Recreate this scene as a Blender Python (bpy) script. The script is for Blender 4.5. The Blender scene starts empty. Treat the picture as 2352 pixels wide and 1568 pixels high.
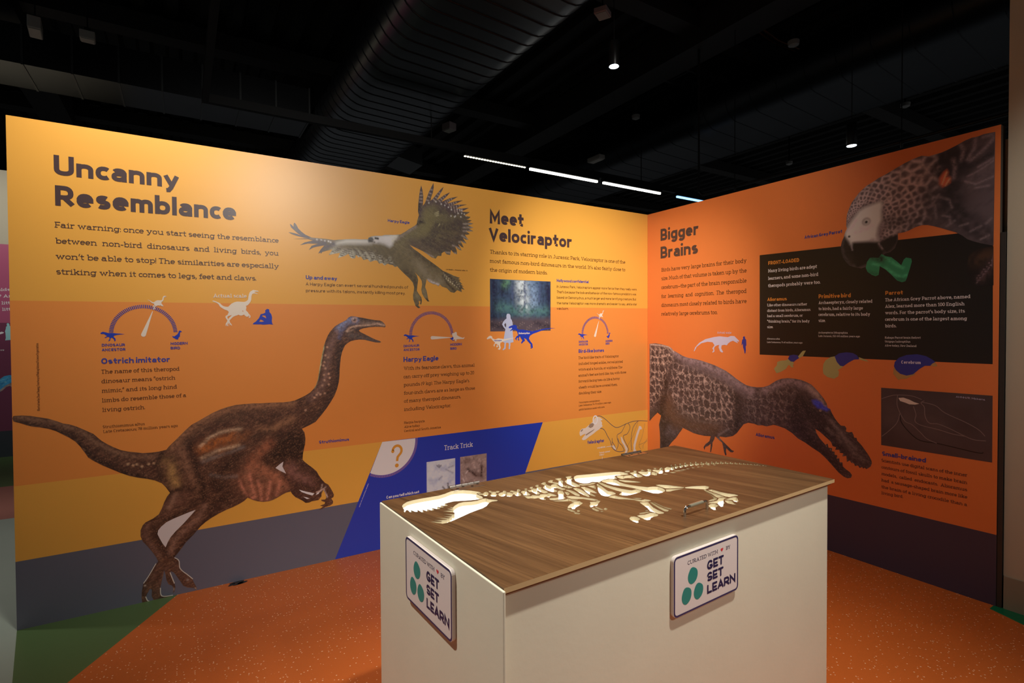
import bpy, bmesh, math, random
import numpy as np
from mathutils import Vector, Matrix
from mathutils.geometry import delaunay_2d_cdt
random.seed(7)
scene = bpy.context.scene
COL = scene.collection
PI = math.pi

# ------------------------------------------------------------------ camera
F_PX, YAW, PITCH, ROLL = 1223.33, .5541, -.01779, -.00504
cam_data = bpy.data.cameras.new('camera')
cam_data.sensor_width = 36
cam_data.lens = 36 * F_PX / 2352
cam_data.clip_start = .05
cam = bpy.data.objects.new('camera', cam_data)
COL.objects.link(cam)
fwd = Vector((math.sin(YAW) * math.cos(PITCH), math.cos(YAW) * math.cos(PITCH), math.sin(PITCH)))
rgt = fwd.cross(Vector((0, 0, 1))).normalized()
up = rgt.cross(fwd)
r2 = rgt * math.cos(ROLL) + up * math.sin(ROLL)
u2 = up * math.cos(ROLL) - rgt * math.sin(ROLL)
rot = Matrix((r2, u2, -fwd)).transposed().to_4x4()
cam.matrix_world = Matrix.Translation((-3.50976, -3.38481, 1.4107)) @ rot
scene.camera = cam

# ------------------------------------------------------------------ world, lights, exposure
world = bpy.data.worlds.new('gallery_air')
scene.world = world
world.use_nodes = True
world.node_tree.nodes['Background'].inputs[0].default_value = (.95, .97, 1, 1)
world.node_tree.nodes['Background'].inputs[1].default_value = .065
vs = scene.view_settings
vs.view_transform = 'Standard'
vs.look = 'None'
vs.exposure = .28
vs.gamma = 1
vs.use_curve_mapping = False


def spot(name, loc, aim, power, color, angle, blend=.8, size=.06):
    d = bpy.data.lights.new(name, 'SPOT')
    d.energy, d.color, d.spot_size, d.spot_blend, d.shadow_soft_size = power, color, math.radians(angle), blend, size
    o = bpy.data.objects.new(name, d)
    COL.objects.link(o)
    o.location = loc
    o.rotation_euler = (Vector(aim) - Vector(loc)).to_track_quat('-Z', 'Y').to_euler()
    return o


WARM, NEUT, COOL = (1, .93, .83), (1, .95, .88), (.9, .93, 1)  # the spots below are unseen and have no fixtures
spot('unseen_spot', (-3.8, -.85, 3.45), (-3.72, 0, 2.3), 104, WARM, 80, 1)
spot('unseen_spot', (-2.05, -3.25, 3.6), (-2.1, -2.25, .6), 290, NEUT, 66, 1)
spot('unseen_spot', (-1.6, -5.2, 3.3), (-2.2, -2.4, .5), 100, NEUT, 42, 1)  # added frontal fill, lifts the box front and the shade under its lid
spot('unseen_spot', (-4.3, -1.9, 3.5), (-3.0, -2.05, .5), 250, NEUT, 50, 1)  # added lamp without a source, brightens the left end of the box
spot('unseen_spot', (-2.4, -4.9, 3.55), (-1.9, 0, 1.7), 300, NEUT, 62, 1, .15)
spot('unseen_spot', (-1.9, -2.2, 3.5), (-.45, 0, 1.3), 340, WARM, 48, 1)
spot('unseen_spot', (-2.0, -1.5, 3.5), (0, -.7, 1.9), 45, WARM, 60, 1)  # added to make up brightness in the middle of the orange panel
spot('unseen_spot', (-1.1, -3.9, 3.5), (.02, -2.95, 1.9), 95, NEUT, 46, 1)  # added lamp, there only to brighten the beige pillar
spot('unseen_spot', (-5.3, .6, 3.6), (-4.9, 1.2, 0), 120, NEUT, 75, 1)  # added fill for the floor at far left
spot('unseen_spot', (-5.6, 3.2, 3.6), (-5.4, 5, 2.3), 90, NEUT, 90, 1)  # added fill for the beige wall and magenta panel at far left


# ------------------------------------------------------------------ materials
def hex_lin(h):
    c = np.array([int(h[i:i + 2], 16) for i in (0, 2, 4)] if isinstance(h, str) else h) / 255
    return np.where(c <= .04045, c / 12.92, ((c + .055) / 1.055) ** 2.4)


MATS = {}


def mat(name, color='808080', rough=.5, metal=0, emit=None, strength=0, spec=.5, coat=0):
    if name in MATS:
        return MATS[name]
    m = bpy.data.materials.new(name)
    m.use_nodes = True
    b = m.node_tree.nodes['Principled BSDF']
    b.inputs['Base Color'].default_value = (*hex_lin(color), 1)
    b.inputs['Roughness'].default_value = rough
    b.inputs['Metallic'].default_value = metal
    b.inputs['Specular IOR Level'].default_value = spec
    if coat:
        b.inputs['Coat Weight'].default_value = coat
    if emit:
        b.inputs['Emission Color'].default_value = (*hex_lin(emit), 1)
        b.inputs['Emission Strength'].default_value = strength
    MATS[name] = m
    return m


def nodes(m):
    nt = m.node_tree
    return nt, nt.nodes['Principled BSDF'], nt.nodes.new, nt.links.new


def mottle(m, amount=.06, scale=9, bump=0, bscale=300):
    """Faint uneven tone of a real surface, and a fine grain bump."""
    nt, b, N, Lk = nodes(m)
    base = tuple(b.inputs['Base Color'].default_value)
    tc = N('ShaderNodeTexCoord')
    nz = N('ShaderNodeTexNoise')
    nz.inputs['Scale'].default_value = scale
    nz.inputs['Detail'].default_value = 5
    mr = N('ShaderNodeMapRange')
    mr.inputs['To Min'].default_value = 1 - amount
    mr.inputs['To Max'].default_value = 1 + amount
    mx = N('ShaderNodeMix')
    mx.data_type = 'RGBA'
    mx.blend_type = 'MULTIPLY'
    mx.inputs['Factor'].default_value = 1
    mx.inputs['A'].default_value = base
    Lk(tc.outputs['Object'], nz.inputs['Vector'])
    Lk(nz.outputs['Fac'], mr.inputs['Value'])
    Lk(mr.outputs['Result'], mx.inputs['B'])
    Lk(mx.outputs['Result'], b.inputs['Base Color'])
    if bump:
        n2 = N('ShaderNodeTexNoise')
        n2.inputs['Scale'].default_value = bscale
        bp = N('ShaderNodeBump')
        bp.inputs['Strength'].default_value = bump
        bp.inputs['Distance'].default_value = .001
        Lk(tc.outputs['Object'], n2.inputs['Vector'])
        Lk(n2.outputs['Fac'], bp.inputs['Height'])
        Lk(bp.outputs['Normal'], b.inputs['Normal'])
    return m


PR, PS = .34, .6       # satin laminate print
YEL = mottle(mat('print_yellow', 'f2b24c', PR, spec=PS), .03, 3, .15)
ORA = mottle(mat('print_orange', 'f09747', PR, spec=PS), .03, 3, .15)
ORR = mottle(mat('print_deep_orange', 'ee8644', PR, spec=PS), .03, 3, .15)
GRB = mottle(mat('print_slate', '686a7a', PR, spec=PS), .03, 3, .15)
NAV = mottle(mat('print_navy', '3e3e56', PR, spec=PS), .03, 3, .15)
EDGE = mat('panel_edge', '5a5046', .6)
INK = {'ink': mat('ink_dark', '4a383a', PR, spec=PS), 'brown': mat('ink_brown', '58341f', PR, spec=PS), 'violet': mat('ink_violet', '4a4aa0', PR, spec=PS),
       'cream': mat('ink_cream', 'f2e6d6', PR, spec=PS), 'white': mat('ink_white', 'f0ecec', PR, spec=PS), 'blue': mat('ink_blue', '2440bc', PR, spec=PS),
       'lilac': mat('ink_lilac', 'd8d2ee', PR, spec=PS), 'amber': mat('ink_amber', 'e8973c', PR, spec=PS), 'skin': mat('ink_pale_blue', 'c2cbe8', PR, spec=PS),
       'navy': mat('ink_deep_blue', '34389c', PR, spec=PS), 'lime': mat('ink_pale_green', 'bcb878', PR, spec=PS), 'tan': mat('ink_tan', 'c29a58', PR, spec=PS),
       'black': mat('ink_black', '1c1815', PR, spec=PS), 'line': mat('ink_line_grey', '5a5668', PR, spec=PS), 'pale_line': mat('ink_line_pale', '8c7c68', PR, spec=PS),
       'bone': mat('ink_bone', 'eadccf', PR, spec=PS), 'bone_shadow': mat('ink_bone_grey', 'a08a78', PR, spec=PS), 'aqua': mat('ink_aqua', 'a4dce0', PR, spec=PS),
       'question': mat('ink_question', 'e6a03c', PR, spec=PS), 'wire': mat('ink_wire', '8a7c7c', PR, spec=PS), 'wire_dark': mat('ink_wire_dark', '181214', PR, spec=PS),
       'toyedge': mat('ink_edge', 'd8d2c8', PR, spec=PS)}


def painted_mat():
    if 'print_picture' in MATS:
        return MATS['print_picture']
    m = mat('print_picture', '808080', PR, spec=PS)
    nt, b, N, Lk = nodes(m)
    a = N('ShaderNodeAttribute')
    a.attribute_name = 'ink'
    Lk(a.outputs['Color'], b.inputs['Base Color'])
    return m


def floor_mat(name, color, fleck=None, amount=.08):
    m = mottle(mat(name, color, .42, spec=.4), amount, 2.2, .25, 180)
    if fleck:
        nt, b, N, Lk = nodes(m)
        tc = N('ShaderNodeTexCoord')
        vo = N('ShaderNodeTexVoronoi')
        vo.inputs['Scale'].default_value = 75
        lt = N('ShaderNodeMath')
        lt.operation = 'LESS_THAN'
        lt.inputs[1].default_value = .22
        sep = N('ShaderNodeSeparateColor')
        gt = N('ShaderNodeMath')
        gt.operation = 'GREATER_THAN'
        gt.inputs[1].default_value = .62
        mu = N('ShaderNodeMath')
        mu.operation = 'MULTIPLY'
        mx = N('ShaderNodeMix')
        mx.data_type = 'RGBA'
        mx.inputs['B'].default_value = (*hex_lin(fleck), 1)
        old = b.inputs['Base Color'].links[0].from_socket
        Lk(tc.outputs['Object'], vo.inputs['Vector'])
        Lk(vo.outputs['Distance'], lt.inputs[0])
        Lk(vo.outputs['Color'], sep.inputs['Color'])
        Lk(sep.outputs['Red'], gt.inputs[0])
        Lk(lt.outputs[0], mu.inputs[0])
        Lk(gt.outputs[0], mu.inputs[1])
        Lk(mu.outputs[0], mx.inputs['Factor'])
        Lk(old, mx.inputs['A'])
        Lk(mx.outputs['Result'], b.inputs['Base Color'])
    return m


def wood_mat():
    m = mat('walnut_laminate', '6f4a30', .45, spec=.35)
    nt, b, N, Lk = nodes(m)
    tc = N('ShaderNodeTexCoord')
    mp = N('ShaderNodeMapping')
    mp.inputs['Rotation'].default_value = (0, 0, math.radians(-13))
    mp2 = N('ShaderNodeMapping')
    mp2.inputs['Scale'].default_value = (1, .03, 1)
    n1 = N('ShaderNodeTexNoise')
    n1.inputs['Scale'].default_value = 130
    n1.inputs['Detail'].default_value = 6
    n1.inputs['Roughness'].default_value = .65
    n2 = N('ShaderNodeTexNoise')
    n2.inputs['Scale'].default_value = 22
    n2.inputs['Detail'].default_value = 3
    ad = N('ShaderNodeMath')
    ad.operation = 'ADD'
    cr = N('ShaderNodeValToRGB')
    e = cr.color_ramp.elements
    e[0].position, e[0].color = .72, (*hex_lin('3c2817'), 1)
    e[1].position, e[1].color = 1.28, (*hex_lin('7c5a38'), 1)
    k = e.new(.98)
    k.color = (*hex_lin('5c4128'), 1)
    for el, pos in zip(e, (.32, .5, .7)):
        el.position = pos
    ml = N('ShaderNodeMath')
    ml.operation = 'MULTIPLY'
    ml.inputs[1].default_value = .5
    Lk(tc.outputs['Object'], mp.inputs['Vector'])
    Lk(mp.outputs['Vector'], mp2.inputs['Vector'])
    Lk(mp2.outputs['Vector'], n1.inputs['Vector'])
    Lk(mp2.outputs['Vector'], n2.inputs['Vector'])
    Lk(n1.outputs['Fac'], ad.inputs[0])
    Lk(n2.outputs['Fac'], ad.inputs[1])
    Lk(ad.outputs[0], ml.inputs[0])
    Lk(ml.outputs[0], cr.inputs['Fac'])
    Lk(cr.outputs['Color'], b.inputs['Base Color'])
    return m


WOOD = wood_mat()
MDF = mottle(mat('raw_board_edge', 'b4a684', .6), .05, 30)
MDFE = mottle(mat('lid_edge_tan', 'c8a878', .6), .06, 30)
MDF2 = mottle(mat('board_edge_brown', '9a7650', .6), .06, 30)
BOXW = mottle(mat('box_white_paint', 'e2dcc4', .5, spec=.35), .05, 5, .3, 60)
GLOW = mat('light_sheet', 'ffffff', .5, emit='fffdf0', strength=.95)
CHROME = mat('chrome', 'd8d4cc', .12, 1)
STEEL = mat('hinge_steel', 'b4aca4', .35, 1)
DUCT = mottle(mat('duct_metal', '74787c', .33, 1), .15, 3)
DUCT2 = mottle(mat('dark_duct_metal', '34373a', .45, 1), .15, 3)
DUCT3 = mottle(mat('branch_duct_metal', '4c4e50', .3, 1), .2, 3)
DUCTR = mat('duct_seam', '2a2b2d', .5, 1)
BLK = mat('ceiling_black', '1b1a18', .7, spec=.2)
BLK2 = mottle(mat('beam_black', '2a2826', .65, spec=.25), .1, 4)
RAIL = mat('rail_black', '0a0a0a', .55, spec=.25)
BEIGE = mottle(mat('wall_beige_paint', 'c0b8a2', .7, spec=.2), .04, 4, .3, 90)

# ------------------------------------------------------------------ traced data, tenths of a millimetre in each panel's own plane
SHAPES = {
'dino': ('L', ['36,10240 88,10249 350,10248 640,10201 960,10109 1312,10006 1640,9846 1861,9717 2085,9659 2367,9522 2594,9375 2824,9218 3026,9086 3171,8906 3345,8700 3581,8501 3819,8322 4121,8134 4428,8021 4738,7944 5053,7866 5436,7842 5761,7857 6089,7911 6224,8093 6494,8363 6733,8616 6974,8871 7262,9138 7562,9300 7916,9501 8274,9705 8688,9877 9055,9984 9427,10057 9856,10072 10292,10082 10678,10053 11069,10055 11523,10040 11926,10022 12277,10040 12572,10088 12871,10207 13173,10345 13417,10489 13633,10700 13790,10948 13885,11233 13951,11617 14018,12066 14085,12451 14183,12901 14262,13287 14378,13609 14507,13933 14636,14159 14796,14354 14957,14517 15215,14682 15475,14815 15638,14915 15803,15082 15935,15149 16133,15152 16332,15107 16666,15057 17072,14980 17483,14915 17795,14897 17968,14809 18121,14659 18176,14522 18119,14453 17895,14487 17478,14487 17067,14453 16727,14399 16525,14332 16423,14252 16523,14151 16791,14015 17129,13844 17471,13671 17782,13564 17865,13495 17746,13462 17469,13487 17126,13573 16787,13658 16451,13683 16184,13652 15919,13589 15721,13472 15557,13330 15457,13133 15358,12905 15290,12610 15240,12217 15204,11823 15193,11428 15144,11036 15044,10647 14879,10231 14653,9854 14396,9482 14079,9085 13734,8696 13395,8535 12940,8356 13083,8129 13135,7754 13109,7386 13036,7099 12984,6809 12960,6480 13097,6314 13271,6142 13516,5922 13762,5663 13902,5380 14079,5090 14258,4874 14439,4747 14547,4563 14691,4274 14778,4069 14747,3922 14613,3853 14722,3659 14698,3511 14535,3425 14242,3386 14060,3297 13843,3276 14024,3379 14112,3454 13939,3530 14208,3573 14245,3688 14029,3801 14015,3879 14247,3854 14321,3955 14251,4232 14145,4461 14034,4230 14032,4080 13850,3884 13457,3877 13315,3827 13104,3841 12931,4004 12725,4151 12519,4296 12350,4508 12270,4668 12012,4637 11809,4561 11540,4424 11274,4325 11043,4293 10783,4302 10493,4388 10239,4502 9956,4691 9797,4543 9546,4411 9235,4291 8867,4184 8503,4043 8143,3870 7846,3689 7610,3497 7434,3296 7259,3095 7085,2930 6912,2765 6768,2562 6596,2333 6482,2193 6369,2072 6507,1936 6605,1712 6635,1424 6767,1151 7003,931 7173,727 7259,461 7373,187 7392,-5 7234,183 6960,270 6757,427 6625,703 6461,1025 6330,1257 6184,1372 6259,995 6355,691 6399,439 6349,212 6281,150 6304,344 6253,557 6088,679 5992,942 5963,1227 5901,1480 5865,1251 5795,952 5724,613 5701,342 5783,123 6113,74 6299,41 6045,-27 5682,-64 5422,-17 5329,244 5353,552 5270,652 5138,412 5072,234 5133,61 5357,-55 5131,-71 4927,-62 4893,243 4904,552 4953,852 4987,999 5116,1083 5215,1293 5380,1606 5546,1881 5646,2015 5552,2273 5363,2630 5174,2946 4987,3220 4895,3511 4900,3821 4999,4073 5128,4203 5451,4337 5714,4523 5849,4814 5951,5112 6088,5405 6223,5581 6125,5755 6029,5929 5867,6151 5545,6358 5224,6484 4845,6603 4471,6750 4104,6957 3742,7198 3386,7436 3035,7707 2804,7923 2663,8200 2495,8516 2299,8796 2075,9003 1853,9173 1577,9383 1304,9518 980,9622 712,9684 501,9775 291,9887 135,9951 42,9995 8,10137', '7396,4455 7185,4210 6838,3833 6427,3433 6223,3196 6086,2946 5984,2691 5855,2917 5728,3220 5634,3476 5669,3666 5802,3836 6035,4028 6370,4163 6776,4286 7119,4384', '11886,6511 11697,6392 11448,6194 11692,5994 12025,5779 11927,5997 11829,6229']),
'dino_white_leg': ('L', ['7396,4455 7185,4210 6838,3833 6427,3433 6223,3196 6086,2946 5984,2691 5855,2917 5728,3220 5634,3476 5669,3666 5802,3836 6035,4028 6370,4163 6776,4286 7119,4384']),
'dino_white_arm': ('L', ['11886,6511 11697,6392 11448,6194 11692,5994 12025,5779 11927,5997 11829,6229']),
'dino_teeth1': ('L', ['12738,4702 13112,4531 13393,4425 13619,4336 13497,4222 13180,4371 12889,4530']),
'dino_teeth2': ('L', ['12969,4235 13178,4163 13332,4070 13177,4066']),
'dino_teeth3': ('L', ['13689,4234 13783,4347 13927,4376 13854,4260']),
'eagle': ('L', ['12322,20078 12519,20076 12817,20019 13056,19919 12842,20058 12645,20224 12473,20376 12402,20579 12500,20536 12612,20421 12614,20590 12665,20685 12773,20553 12870,20352 13044,20183 13269,20018 13497,19932 13624,19879 14037,19873 14508,19871 14933,19842 15364,19907 15692,19963 16189,20017 16638,20034 17064,20071 17094,20170 17267,20270 17498,20337 17966,20379 18202,20458 18680,20502 19225,20575 19533,20767 19845,21003 20222,21247 20381,21394 20414,21623 20532,21992 20470,22223 20500,22762 20555,23244 20622,23669 20721,24010 20801,23693 20861,23284 20839,22923 20817,22651 20966,22849 21098,23194 21263,23636 21461,24023 21613,24304 21623,23985 21555,23614 21422,23266 21375,23049 21585,23256 21850,23593 22117,23901 22351,24128 22249,23858 22014,23463 21833,23155 22059,23304 22380,23571 22853,23829 22648,23575 22311,23227 22203,23079 22458,23233 22850,23429 23452,23605 23122,23390 22780,23163 22624,23033 22984,23157 23395,23301 23825,23385 23463,23185 23064,22970 23531,23057 24159,23133 23669,22962 23322,22753 23737,22814 24312,22926 23945,22714 23749,22616 24014,22603 24381,22638 24154,22475 23943,22357 24223,22307 24435,22299 24292,22158 24081,22072 24540,22058 24362,21958 24220,21899 24659,21850 24431,21745 24218,21679 24657,21565 24464,21483 24287,21454 24641,21311 24356,21253 24075,21245 24369,21084 24143,21001 23968,20997 24246,20677 24070,20643 23791,20762 24103,20382 23858,20412 23616,20560 23870,20082 23717,20113 23441,20296 23715,19864 23507,19898 23199,20122 23334,19822 23353,19575 23127,19608 22890,19850 22819,19475 22549,19517 22383,19689 22181,19564 22146,19366 21881,19359 21735,19155 21421,19224 21163,19387 20778,19599 20335,19773 19867,19943 20146,19699 20459,19515 20776,19299 21160,19055 21548,18821 21941,18572 22272,18346 22674,18221 23081,18057 23562,17938 23423,17838 23630,17785 23491,17716 23767,17491 23593,17503 23870,17314 23696,17338 23918,17109 23660,17174 23707,16932 23348,17056 23106,16861 22833,16914 22531,17180 22196,17259 22031,17405 21930,17266 21733,17392 21536,17402 21212,17539 21052,17724 20985,17420 20937,17178 21045,16941 21107,16642 21169,16312 21253,16211 21104,16219 20880,16454 20722,16719 20660,16987 20727,17349 20697,17588 20509,17878 20195,18141 20351,17959 20443,17636 20376,17215 20342,16915 20498,16682 20656,16478 20699,16269 20652,15998 20556,16014 20609,16207 20463,16233 20493,16054 20441,15933 20586,15775 20427,15736 20238,15899 20177,16076 20085,16312 20068,16609 20121,16848 20155,17147 20063,17440 19816,17724 19508,17974 19143,18306 18993,18472 18841,18405 18661,18539 18481,18540 18363,18608 18124,18460 17978,18612 17772,18565 17657,18735 17512,18765 17193,18636 17023,18806 16766,18727 16599,18946 16457,18863 16291,19037 16233,18809 16093,18771 15955,18818 15820,19058 15571,18902 15179,18748 15301,19076 14951,18995 14619,18889 14847,19261 14501,19153 14237,19051 14173,18938 14132,19017 14001,18937 14134,19179 14372,19468 13928,19352 13720,19281 13462,19117 13619,19380 13982,19534 13416,19498 12959,19370 13213,19545 13699,19709 13419,19765 12589,19703 13267,19794 13445,19810 13166,19839 12766,19909 12518,19976']),
'alio': ('R', ['238,13007 929,13063 1626,12986 2361,12842 2693,12703 2913,12494 3400,12294 3931,12059 4451,11936 5162,11856 5756,11759 6336,11623 6997,11456 7549,11249 8000,11080 8442,10838 8877,10562 9304,10328 9723,10136 10134,10059 10617,10048 11091,10103 11477,10244 11781,10448 12081,10649 12450,10796 12885,10869 13383,10863 13800,10811 14142,10702 14479,10560 14745,10315 15007,10041 15267,9736 15460,9429 15525,9142 15683,9096 15778,8879 15967,8547 16153,8315 16338,8129 16580,8139 16670,8006 16642,7811 16821,7776 16998,7835 17087,7660 17117,7508 17263,7501 17293,7349 17409,7244 17582,7057 17725,6865 17868,6676 18009,6457 18105,6261 18123,6111 18052,5912 17930,5793 17817,5707 17732,5782 17647,5689 17590,5782 17447,5689 17360,5827 17186,5759 17127,5904 16980,5905 16878,6042 16712,5913 16680,6289 16440,6210 16499,6414 16287,6405 16255,6592 16009,6546 16070,6719 15853,6745 15757,6989 15568,7152 15312,7340 15020,7557 14758,7683 14825,7427 15022,7127 15250,6901 15411,6744 15537,6852 15602,6602 15822,6609 15804,6411 15979,6411 15980,6217 16134,6214 16105,6015 16258,6045 16278,5824 16442,5825 16474,5576 16685,5429 16894,5316 17014,5153 16956,4981 16748,4902 16538,4949 16233,5137 15985,5374 15733,5614 15415,5910 15027,6198 14566,6412 14093,6666 13611,6856 13187,7167 12683,7402 12168,7502 11868,7529 11334,7343 11022,7369 10667,7317 10386,7387 9897,7391 9523,7225 9229,6841 8974,6497 8629,6212 8012,6010 7469,5983 7470,5865 7743,5676 7968,5520 8280,5304 8527,5133 8736,5095 8615,4965 8414,4957 8237,5063 8059,5185 8032,4947 8087,4685 7988,4611 7880,4801 7789,5214 7698,5550 7424,5700 7194,5858 7054,5939 6990,5705 6822,5398 6803,5115 6682,4629 6597,4613 6634,4924 6662,5290 6444,5090 6156,4934 6060,4673 5982,4886 6155,5160 6538,5469 6651,5872 6058,5807 5469,5818 4968,5861 4457,5989 3936,6119 3565,5638 3188,5150 2751,4731 2418,4325 2329,3873 2641,2631 1740,2439 1452,3708 1452,4771 1417,5386 1336,5994 1452,6453 1568,6822 1162,7036 809,6723 511,6459 234,6150']),
'parrot': ('R', ['23678,24098 23449,24113 23216,24127 22981,24082 22742,24096 22451,24034 22055,23878 21700,23766 21442,23703 21127,23679 20860,23659 20532,23784 20367,23766 20088,23713 19690,23592 19341,23453 19046,23329 18746,23203 18378,23090 18067,22926 17750,22793 17493,22607 17298,22440 17101,22200 16903,21958 16770,21663 16636,21331 16591,20943 16586,20584 16628,20397 16540,20231 16493,20094 16439,19886 16337,19647 16270,19330 16293,18963 16412,18621 16585,18348 16791,18109 17027,17990 17457,17860 17780,17931 18097,18175 18348,18112 18625,18354 18715,18582 19018,18645 19255,18850 19411,19297 19397,19667 19717,19682 19946,19744 20284,19885 20561,19935 20834,19900 21157,19768 21474,19620 21734,19482 22091,19299 22392,19067 22591,18853 22882,18688 23169,18556 23658,18368']),
'toy': ('R', ['18562,18588 18777,18438 19080,18333 19319,18103 19585,17819 19699,18125 19814,18231 20071,18147 20101,17979 20018,17626 19879,17112 19794,16887 19621,16848 19386,16955 19087,17318 18783,17654 18474,17891 18415,17381 18260,17313 18039,17417 17814,17613 17716,17868 17779,18211 17937,18437 18158,18445 18409,18380']),
'foot': ('R', ['23658,18338 23358,18320 23076,18299 22839,18180 22647,17961 22591,17540 22605,17050 22803,16605 23093,16310 23675,16356']),
'ancestor': ('L', ['3383,14182 3481,14234 3588,14207 3694,14169 3845,14179 4018,14151 4390,14111 4104,14086 3951,14044 3907,13990 3992,13882 4000,13774 3947,13747 3927,13855 3842,13937 3789,13911 3775,13803 3688,13751 3754,13884 3734,13965 3670,13976 3583,13923 3541,13940 3649,14019 3586,14073 3522,14127 3395,14128']),
'duck': ('L', ['6429,13997 6524,13968 6670,14080 6719,14165 6744,14267 6808,14290 6889,14221 6806,14193 6791,14108 6789,13994 6715,13881 6705,13813 6618,13814 6571,13854 6476,13912']),
'eagle_icon': ('L', ['23085,14068 23191,14145 23276,14100 23296,13907 23473,13808 23760,13709 23890,13772 23831,13643 23544,13627 23258,13617 23221,13457 23151,13490 23152,13606 22940,13589 23046,13684 22942,13877 22922,14037']),
'woman': ('L', ['27504,15474 27637,15459 27716,15335 27734,15109 27833,14997 27899,14770 27930,14487 27895,14203 27971,13351 27690,13298 27702,13128 27655,12959 27674,12846 27555,12820 27542,12961 27570,13187 27524,13301 27327,13315 27292,13079 27278,12910 27258,12854 27061,12763 26996,12804 27160,12941 27175,13194 27195,13306 27065,13364 27132,13644 27199,13981 27267,14318 27104,14486 26988,14666 27074,14851 27238,15020 27370,15106 27358,15303 27405,15444', '27290,14796 27171,14655 27235,14515 27314,14441 27341,14644']),
'small_raptor': ('L', ['25688,13659 25846,13795 25973,13850 26132,13793 26163,13654 26386,13568 26644,13649 26903,13618 27230,13587 27692,13638 28194,13690 27692,13581 27229,13474 26967,13365 26836,13311 26803,13144 26867,12975 26801,12808 26639,12823 26607,12896 26736,12921 26692,13062 26641,13174 26576,13148 26640,13035 26511,12981 26479,13066 26577,13203 26448,13261 26332,13180 26370,13068 26255,13070 26255,13181 26384,13318 26257,13431 26162,13515 26035,13655 25877,13629 25718,13576']),
'big_raptor': ('L', ['27544,14430 27598,14515 27831,14600 28099,14646 28266,14573 28286,14373 28434,14287 28842,14287 29255,14199 29672,14169 30307,14255 30808,14359 31389,14406 31867,14382 31389,14365 30808,14283 30306,14137 29741,13965 29461,13822 29356,13620 29493,13387 29667,13210 29721,12919 29560,12835 29491,12894 29596,12950 29457,13040 29562,13096 29423,13243 29250,13390 29113,13565 28907,13654 29009,13451 28837,13339 28700,13226 28645,13284 28769,13483 28634,13628 28533,13801 28430,13630 28497,13486 28395,13459 28363,13688 28295,13689 28227,13547 28294,13489 28193,13519 28126,13605 28228,13775 28397,13859 28298,14145 28164,14259 27963,14288 27695,14176 27662,14204 27863,14362 27830,14430 27597,14385']),
'sitter': ('L', ['11108,15524 11220,15495 11235,15342 11329,15221 11373,15036 11353,14821 11379,14667 11436,14624 11322,14617 11238,14635 10900,14604 10789,14622 10348,14620 10376,14693 10515,14785 10683,14999 10769,15213 10908,15245 11021,15308 11005,15430', '10879,15153 11019,15125 11062,14972 10961,15032 10839,15092', '10765,14908 10959,14800 10791,14768 10680,14786']),
'alio_icon': ('R', ['5011,12467 5161,12800 5558,13174 6141,13464 6899,13629 7452,13695 7993,13651 8171,13636 8435,13729 8739,13715 8954,13527 9125,13377 9109,13301 8912,13352 9041,13225 8998,13201 8610,13371 8392,13292 8216,13174 8084,13018 7905,13053 7635,13010 7591,12775 7772,12507 7682,12449 7500,12538 7363,12848 7408,13044 7225,13002 6994,12879 6947,12720 6994,12524 6827,12424 6789,12478 6901,12600 6788,12756 6993,12998 6806,13232 6333,13266 5754,13137 5310,12844 5111,12511']),
'man_icon': ('R', ['9529,13703 9612,13681 9629,13532 9712,13458 9738,13049 9672,12973 9698,12712 9649,12449 9591,12447 9549,12671 9464,12894 9447,13193 9363,13042 9338,13079 9395,13455 9479,13508 9445,13643']),
'brain_a1': ('R', ['11883,11453 12095,11711 12118,11936 12390,12038 12736,12075 12926,12192 13226,12023 13302,11881 13228,11768 13288,11626 13116,11617 13041,11722 12927,11768 12739,11486 12394,11267 12066,11149 11963,11315']),
'brain_a2': ('R', ['13580,12363 13811,12658 13919,12761 14113,12781 13992,12556 13921,12411 13668,12258']),
'brain_a3': ('R', ['12888,12191 13000,12415 13262,12482 13557,12449 13653,12258 13448,12127 13301,12004 13077,12016']),
'brain_b1': ('R', ['15944,12463 15682,12405 15383,12187 15250,11939 15218,11591 15253,11316 15489,11125 15919,11039 16178,11227 16209,11513 16144,11610 16463,11830 16141,12050']),
'brain_b2': ('R', ['17360,12468 17572,12391 17781,12322 17900,12210 17692,12253 17391,12319']),
'brain_b3': ('R', ['15944,12463 16202,12661 16648,12742 17022,12707 17268,12563 17379,12338 17086,12306 16777,12114 16463,11864 16271,11888 16076,12115']),
'brain_c1': ('R', ['19239,11915 19220,11570 19352,11392 19490,11216 19570,11283 19890,11337 20152,11508 20307,11579 20280,11760 19511,11961']),
'brain_c2': ('R', ['21013,12130 21111,12283 21233,12360 21347,12118 21161,12097']),
'brain_c3': ('R', ['19250,12009 19292,12260 19508,12518 19881,12685 20402,12745 20809,12657 21084,12489 21248,12349 21111,12254 21013,12130 20763,12118 20511,11924 20358,11764 20203,11603 19889,11509 19568,11593 19350,11796']),
'skull': ('L', ['34248,5889 34314,6062 34511,6197 34874,6212 35274,6432 35679,6680 35883,6949 36155,7030 36429,6953 36636,6803 36774,6711 36497,6683 36669,6509 36634,6327 36738,6185 36496,6077 36358,5959 36084,5856 35675,5636 35271,5471 34871,5255 34606,5243 34475,5351 34640,5513 34806,5624 34872,5747 34608,5697 34345,5596 34267,5759']),
'skull_hole': ('L', ['35174,6286 35342,6504 35611,6556 35813,6459 35677,6237 35408,6159']),
'skull_nose': ('L', ['34360,6032 34511,6145 34642,6132 34543,6013 34412,5949']),
'skull_mouth': ('L', ['34872,5669 35272,5835 35676,5976 35880,6060 35710,5920 35339,5750 34938,5584']),
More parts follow.
